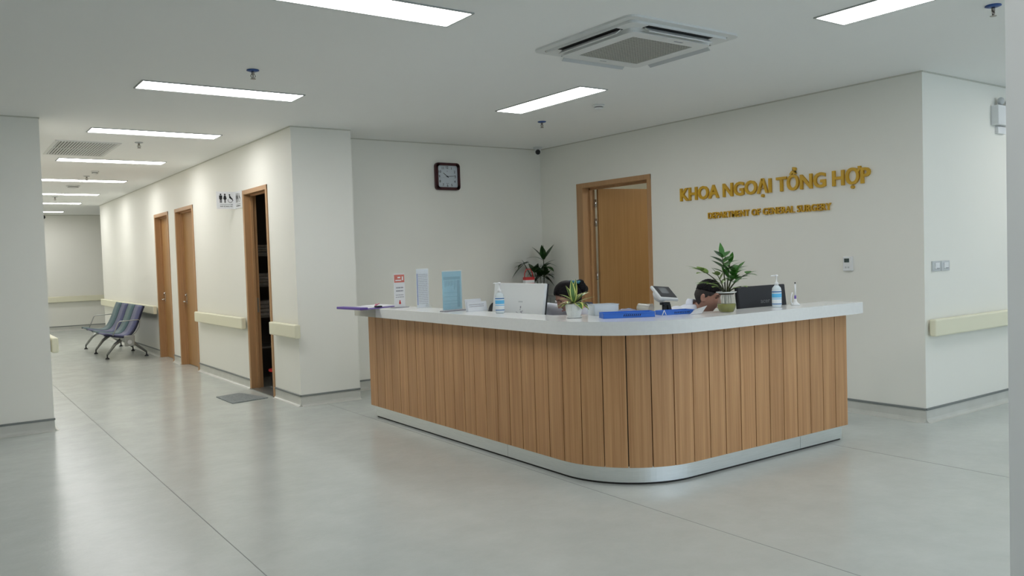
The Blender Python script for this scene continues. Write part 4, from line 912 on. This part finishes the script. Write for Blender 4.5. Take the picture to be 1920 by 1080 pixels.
    cb = nb(); nbp = J['nb']; ax = (Vector(head)-Vector((0, .03, .07))-nbp).normalized(); q_ = ax.to_track_quat('Z', 'Y').to_matrix().to_4x4()
    b2 = nb(); lathe(b2, [(.074, -.02), (.066, .018), (.060, .030), (.056, .026), (.062, -.02)], n=28, cap=False); merge(cb, b2, Matrix.Translation(nbp) @ q_); obj('collar', cb, m_navy if female else m_coat, t)
    P3 = {'pel': (J['pel'], .128)}; E3 = []
    for s_, q_ in ((1, 'r'), (-1, 'l')):
        P3.update({'hp'+q_: (Vector((s_*.09, .04, .50)), .100), 'kn'+q_: (Vector((s_*.12, .44, .51)), .072), 'an'+q_: (Vector((s_*.12, .40, .11)), .055)}); E3 += [('pel', 'hp'+q_), ('hp'+q_, 'kn'+q_), ('kn'+q_, 'an'+q_)]
    obj('trousers', skin_bm(P3, E3, 'pel'), m_navy, t)
    for s_ in (-1, 1):
        cb = nb(); ball(cb, (s_*.12, .49, .035), .05, 0, (.95, 2.2, .85)); 
        for vv in cb.verts: vv.co.z = max(vv.co.z, .0)
        obj('shoe', cb, m_black, t)
    return t
V = Vector
# woman: looking down to the photo's left
hw = math.atan2(.343, -.939)-PI/2
J = dict(pel=V((0, 0, .52)), wai=V((0, .02, .70)), che=V((0, .07, .88)), nb=V((0, .15, 1.01)), shr=V((.16, .13, .965)), shl=V((-.165, .11, .965)),
         elr=V((.22, .38, 1.02)), ell=V((-.25, .30, .80)), wrr=V((.15, .45, .81)), wrl=V((-.10, .50, .755)), hdr=V((-.5, .35, -.45)), hdl=V((.5, .85, 0)))
HW = V((0, .285, 1.115)); sc_w = 1.075
hwv = V((-.939, .343)); locw = V((4.10, 5.06))-hwv*(HW.y*sc_w)
person('woman in white coat with black bun and teal clip, looking down behind small plant', locw, hw, sc_w, J, HW, math.radians(30), 0, m_skinw, True)
J = dict(pel=V((0, 0, .52)), wai=V((0, .02, .70)), che=V((0, .05, .87)), nb=V((0, .12, 1.00)), shr=V((.18, .07, .955)), shl=V((-.18, .07, .96)),
         elr=V((.27, .26, .80)), ell=V((-.27, .28, .80)), wrr=V((.10, .46, .755)), wrl=V((-.14, .46, .755)), hdr=V((-.3, .9, 0)), hdl=V((.5, .85, 0)))
HM_ = V((0, .245, 1.082)); sc_m = 1.075; dm = V((.36, -.93)); hm = math.atan2(dm.y, dm.x)-PI/2
locm = V((5.075, 4.50))-dm*(HM_.y*sc_m)
person('man in white coat with short black hair, face behind the glass vase plant', locm, hm, sc_m, J, HM_, math.radians(14), 0, m_skinm, False)
office_chair(locw.x, locw.y, hw, 'black office chair under the woman in the white coat', .98)
office_chair(locm.x, locm.y, hm, 'black office chair under the man in the white coat', .98)
office_chair(4.45, 6.94, PI/2, 'empty black office chair with its back showing left of the white monitor', 1.075)

# ------------------------------------------------------------ waiting bench
t = thing('waiting_bench', 'metal waiting bench with four teal and violet striped seats in the corridor', 'bench', (0, 0, 0))
prof = [(2.30, .455), (2.36, .452), (2.46, .425), (2.58, .405), (2.67, .415), (2.74, .475), (2.80, .58), (2.85, .70), (2.885, .80), (2.93, .905)]
def crv(pr, n=24):
    out = []
    for i in range(n+1):
        u_ = i/n*(len(pr)-1); k = min(int(u_), len(pr)-2); f_ = u_-k; p0, p1, p2, p3 = [V(pr[min(max(k+j, 0), len(pr)-1)]) for j in (-1, 0, 1, 2)]
        out.append(.5*((2*p1)+(-p0+p2)*f_+(2*p0-5*p1+4*p2-p3)*f_*f_+(-p0+3*p1-3*p2+p3)*f_**3))
    return out
cv = crv(prof); y0b, y1b = 15.12, 17.60; sw = (y1b-y0b)/4
for k in range(4):
    ya, yb = y0b+k*sw+.022, y0b+(k+1)*sw-.022; bm = nb(); up = []; dn = []
    for i, p in enumerate(cv):
        a = cv[max(i-1, 0)]; c_ = cv[min(i+1, len(cv)-1)]; tg = (c_-a).normalized(); nn = V((-tg.y, tg.x))*.011
        up.append((p.x+nn.x, p.y+nn.y)); dn.append((p.x-nn.x, p.y-nn.y))
    b2 = nb(); va = []; 
    for y in (ya, yb): va.append(([b2.verts.new((x, y, z)) for x, z in up], [b2.verts.new((x, y, z)) for x, z in dn]))
    for i in range(len(cv)-1):
        for q_ in (0, 1): b2.faces.new((va[0][q_][i], va[0][q_][i+1], va[1][q_][i+1], va[1][q_][i])).smooth = True
        for s_ in (0, 1): b2.faces.new((va[s_][0][i], va[s_][0][i+1], va[s_][1][i+1], va[s_][1][i]))
    for i in (0, -1): b2.faces.new((va[0][0][i], va[0][1][i], va[1][1][i], va[1][0][i]))
    merge(bm, b2); obj('seat_shell', bm, m_violet if k % 2 == 0 else m_tealw, t)
bm = nb(); box(bm, (2.62, 15.15, .31), (2.70, 18.0, .37), bev=.006); obj('beam', bm, m_alu, t)
for k in range(5):
    y = y0b+k*sw; bm = nb(); rows4 = []
    for i, p in enumerate(cv):
        a = cv[max(i-1, 0)]; c_ = cv[min(i+1, len(cv)-1)]; tg = (c_-a).normalized(); nn = V((-tg.y, tg.x))
        q0, q1 = p+nn*(.002), p-nn*.022
        rows4.append([bm.verts.new((q_.x, yy, q_.y)) for q_, yy in ((q0, y-.021), (q0, y+.021), (q1, y+.021), (q1, y-.021))])
    for r1, r2 in zip(rows4, rows4[1:]):
        for j in range(4): bm.faces.new((r1[j], r1[(j+1) % 4], r2[(j+1) % 4], r2[j]))
    bm.faces.new(rows4[0]); bm.faces.new(rows4[-1][::-1]); obj('seat_rib', bm, m_navy, t)
for y in (15.60, 16.80, 18.0):
    for xf in (2.41, 3.04):
        bm = nb(); tube(bm, [(2.66, y, .335), ((2.66+xf)/2, y, .24), (xf, y, .075)], .02, 10, radii=[.034, .026, .018]); lg = obj('leg', bm, m_alu, t)
        bm = nb(); lathe(bm, [(.035, 0), (.035, .008), (.012, .03), (.010, .085)], (xf, y, 0), 16); obj('foot', bm, m_black, lg)
for y in (15.10, 17.64):
    bm = nb(); tube(bm, [(2.43, y, .43), (2.47, y, .52), (2.52, y, .64), (2.55, y, .665), (2.83, y, .675), (2.86, y, .66), (2.84, y, .55), (2.79, y, .47), (2.72, y, .41)], .0085); obj('armrest', bm, m_alu, t)
bm = nb(); box(bm, (2.60, 15.06, .24), (2.76, 15.11, .42), bev=.01); pl = obj('end_cover', bm, m_alu, t)
bm = nb(); b2 = nb(); lathe(b2, [(.035, 0), (.035, .006)], n=20); merge(bm, b2, Matrix.Translation((2.68, 15.06, .31)) @ RX); obj('end_disc', bm, m_wgrey, pl)

# floor mat
bm = nb(); prism(bm, [(2.67, 9.28), (3.10, 9.36), (2.97, 9.98), (2.66, 9.88)], .0, .010, 0, .003); tag(obj('door_mat', bm, m_matg), 'small grey fabric mat on the floor outside the open storeroom door', 'mat')
# storeroom contents behind the open door
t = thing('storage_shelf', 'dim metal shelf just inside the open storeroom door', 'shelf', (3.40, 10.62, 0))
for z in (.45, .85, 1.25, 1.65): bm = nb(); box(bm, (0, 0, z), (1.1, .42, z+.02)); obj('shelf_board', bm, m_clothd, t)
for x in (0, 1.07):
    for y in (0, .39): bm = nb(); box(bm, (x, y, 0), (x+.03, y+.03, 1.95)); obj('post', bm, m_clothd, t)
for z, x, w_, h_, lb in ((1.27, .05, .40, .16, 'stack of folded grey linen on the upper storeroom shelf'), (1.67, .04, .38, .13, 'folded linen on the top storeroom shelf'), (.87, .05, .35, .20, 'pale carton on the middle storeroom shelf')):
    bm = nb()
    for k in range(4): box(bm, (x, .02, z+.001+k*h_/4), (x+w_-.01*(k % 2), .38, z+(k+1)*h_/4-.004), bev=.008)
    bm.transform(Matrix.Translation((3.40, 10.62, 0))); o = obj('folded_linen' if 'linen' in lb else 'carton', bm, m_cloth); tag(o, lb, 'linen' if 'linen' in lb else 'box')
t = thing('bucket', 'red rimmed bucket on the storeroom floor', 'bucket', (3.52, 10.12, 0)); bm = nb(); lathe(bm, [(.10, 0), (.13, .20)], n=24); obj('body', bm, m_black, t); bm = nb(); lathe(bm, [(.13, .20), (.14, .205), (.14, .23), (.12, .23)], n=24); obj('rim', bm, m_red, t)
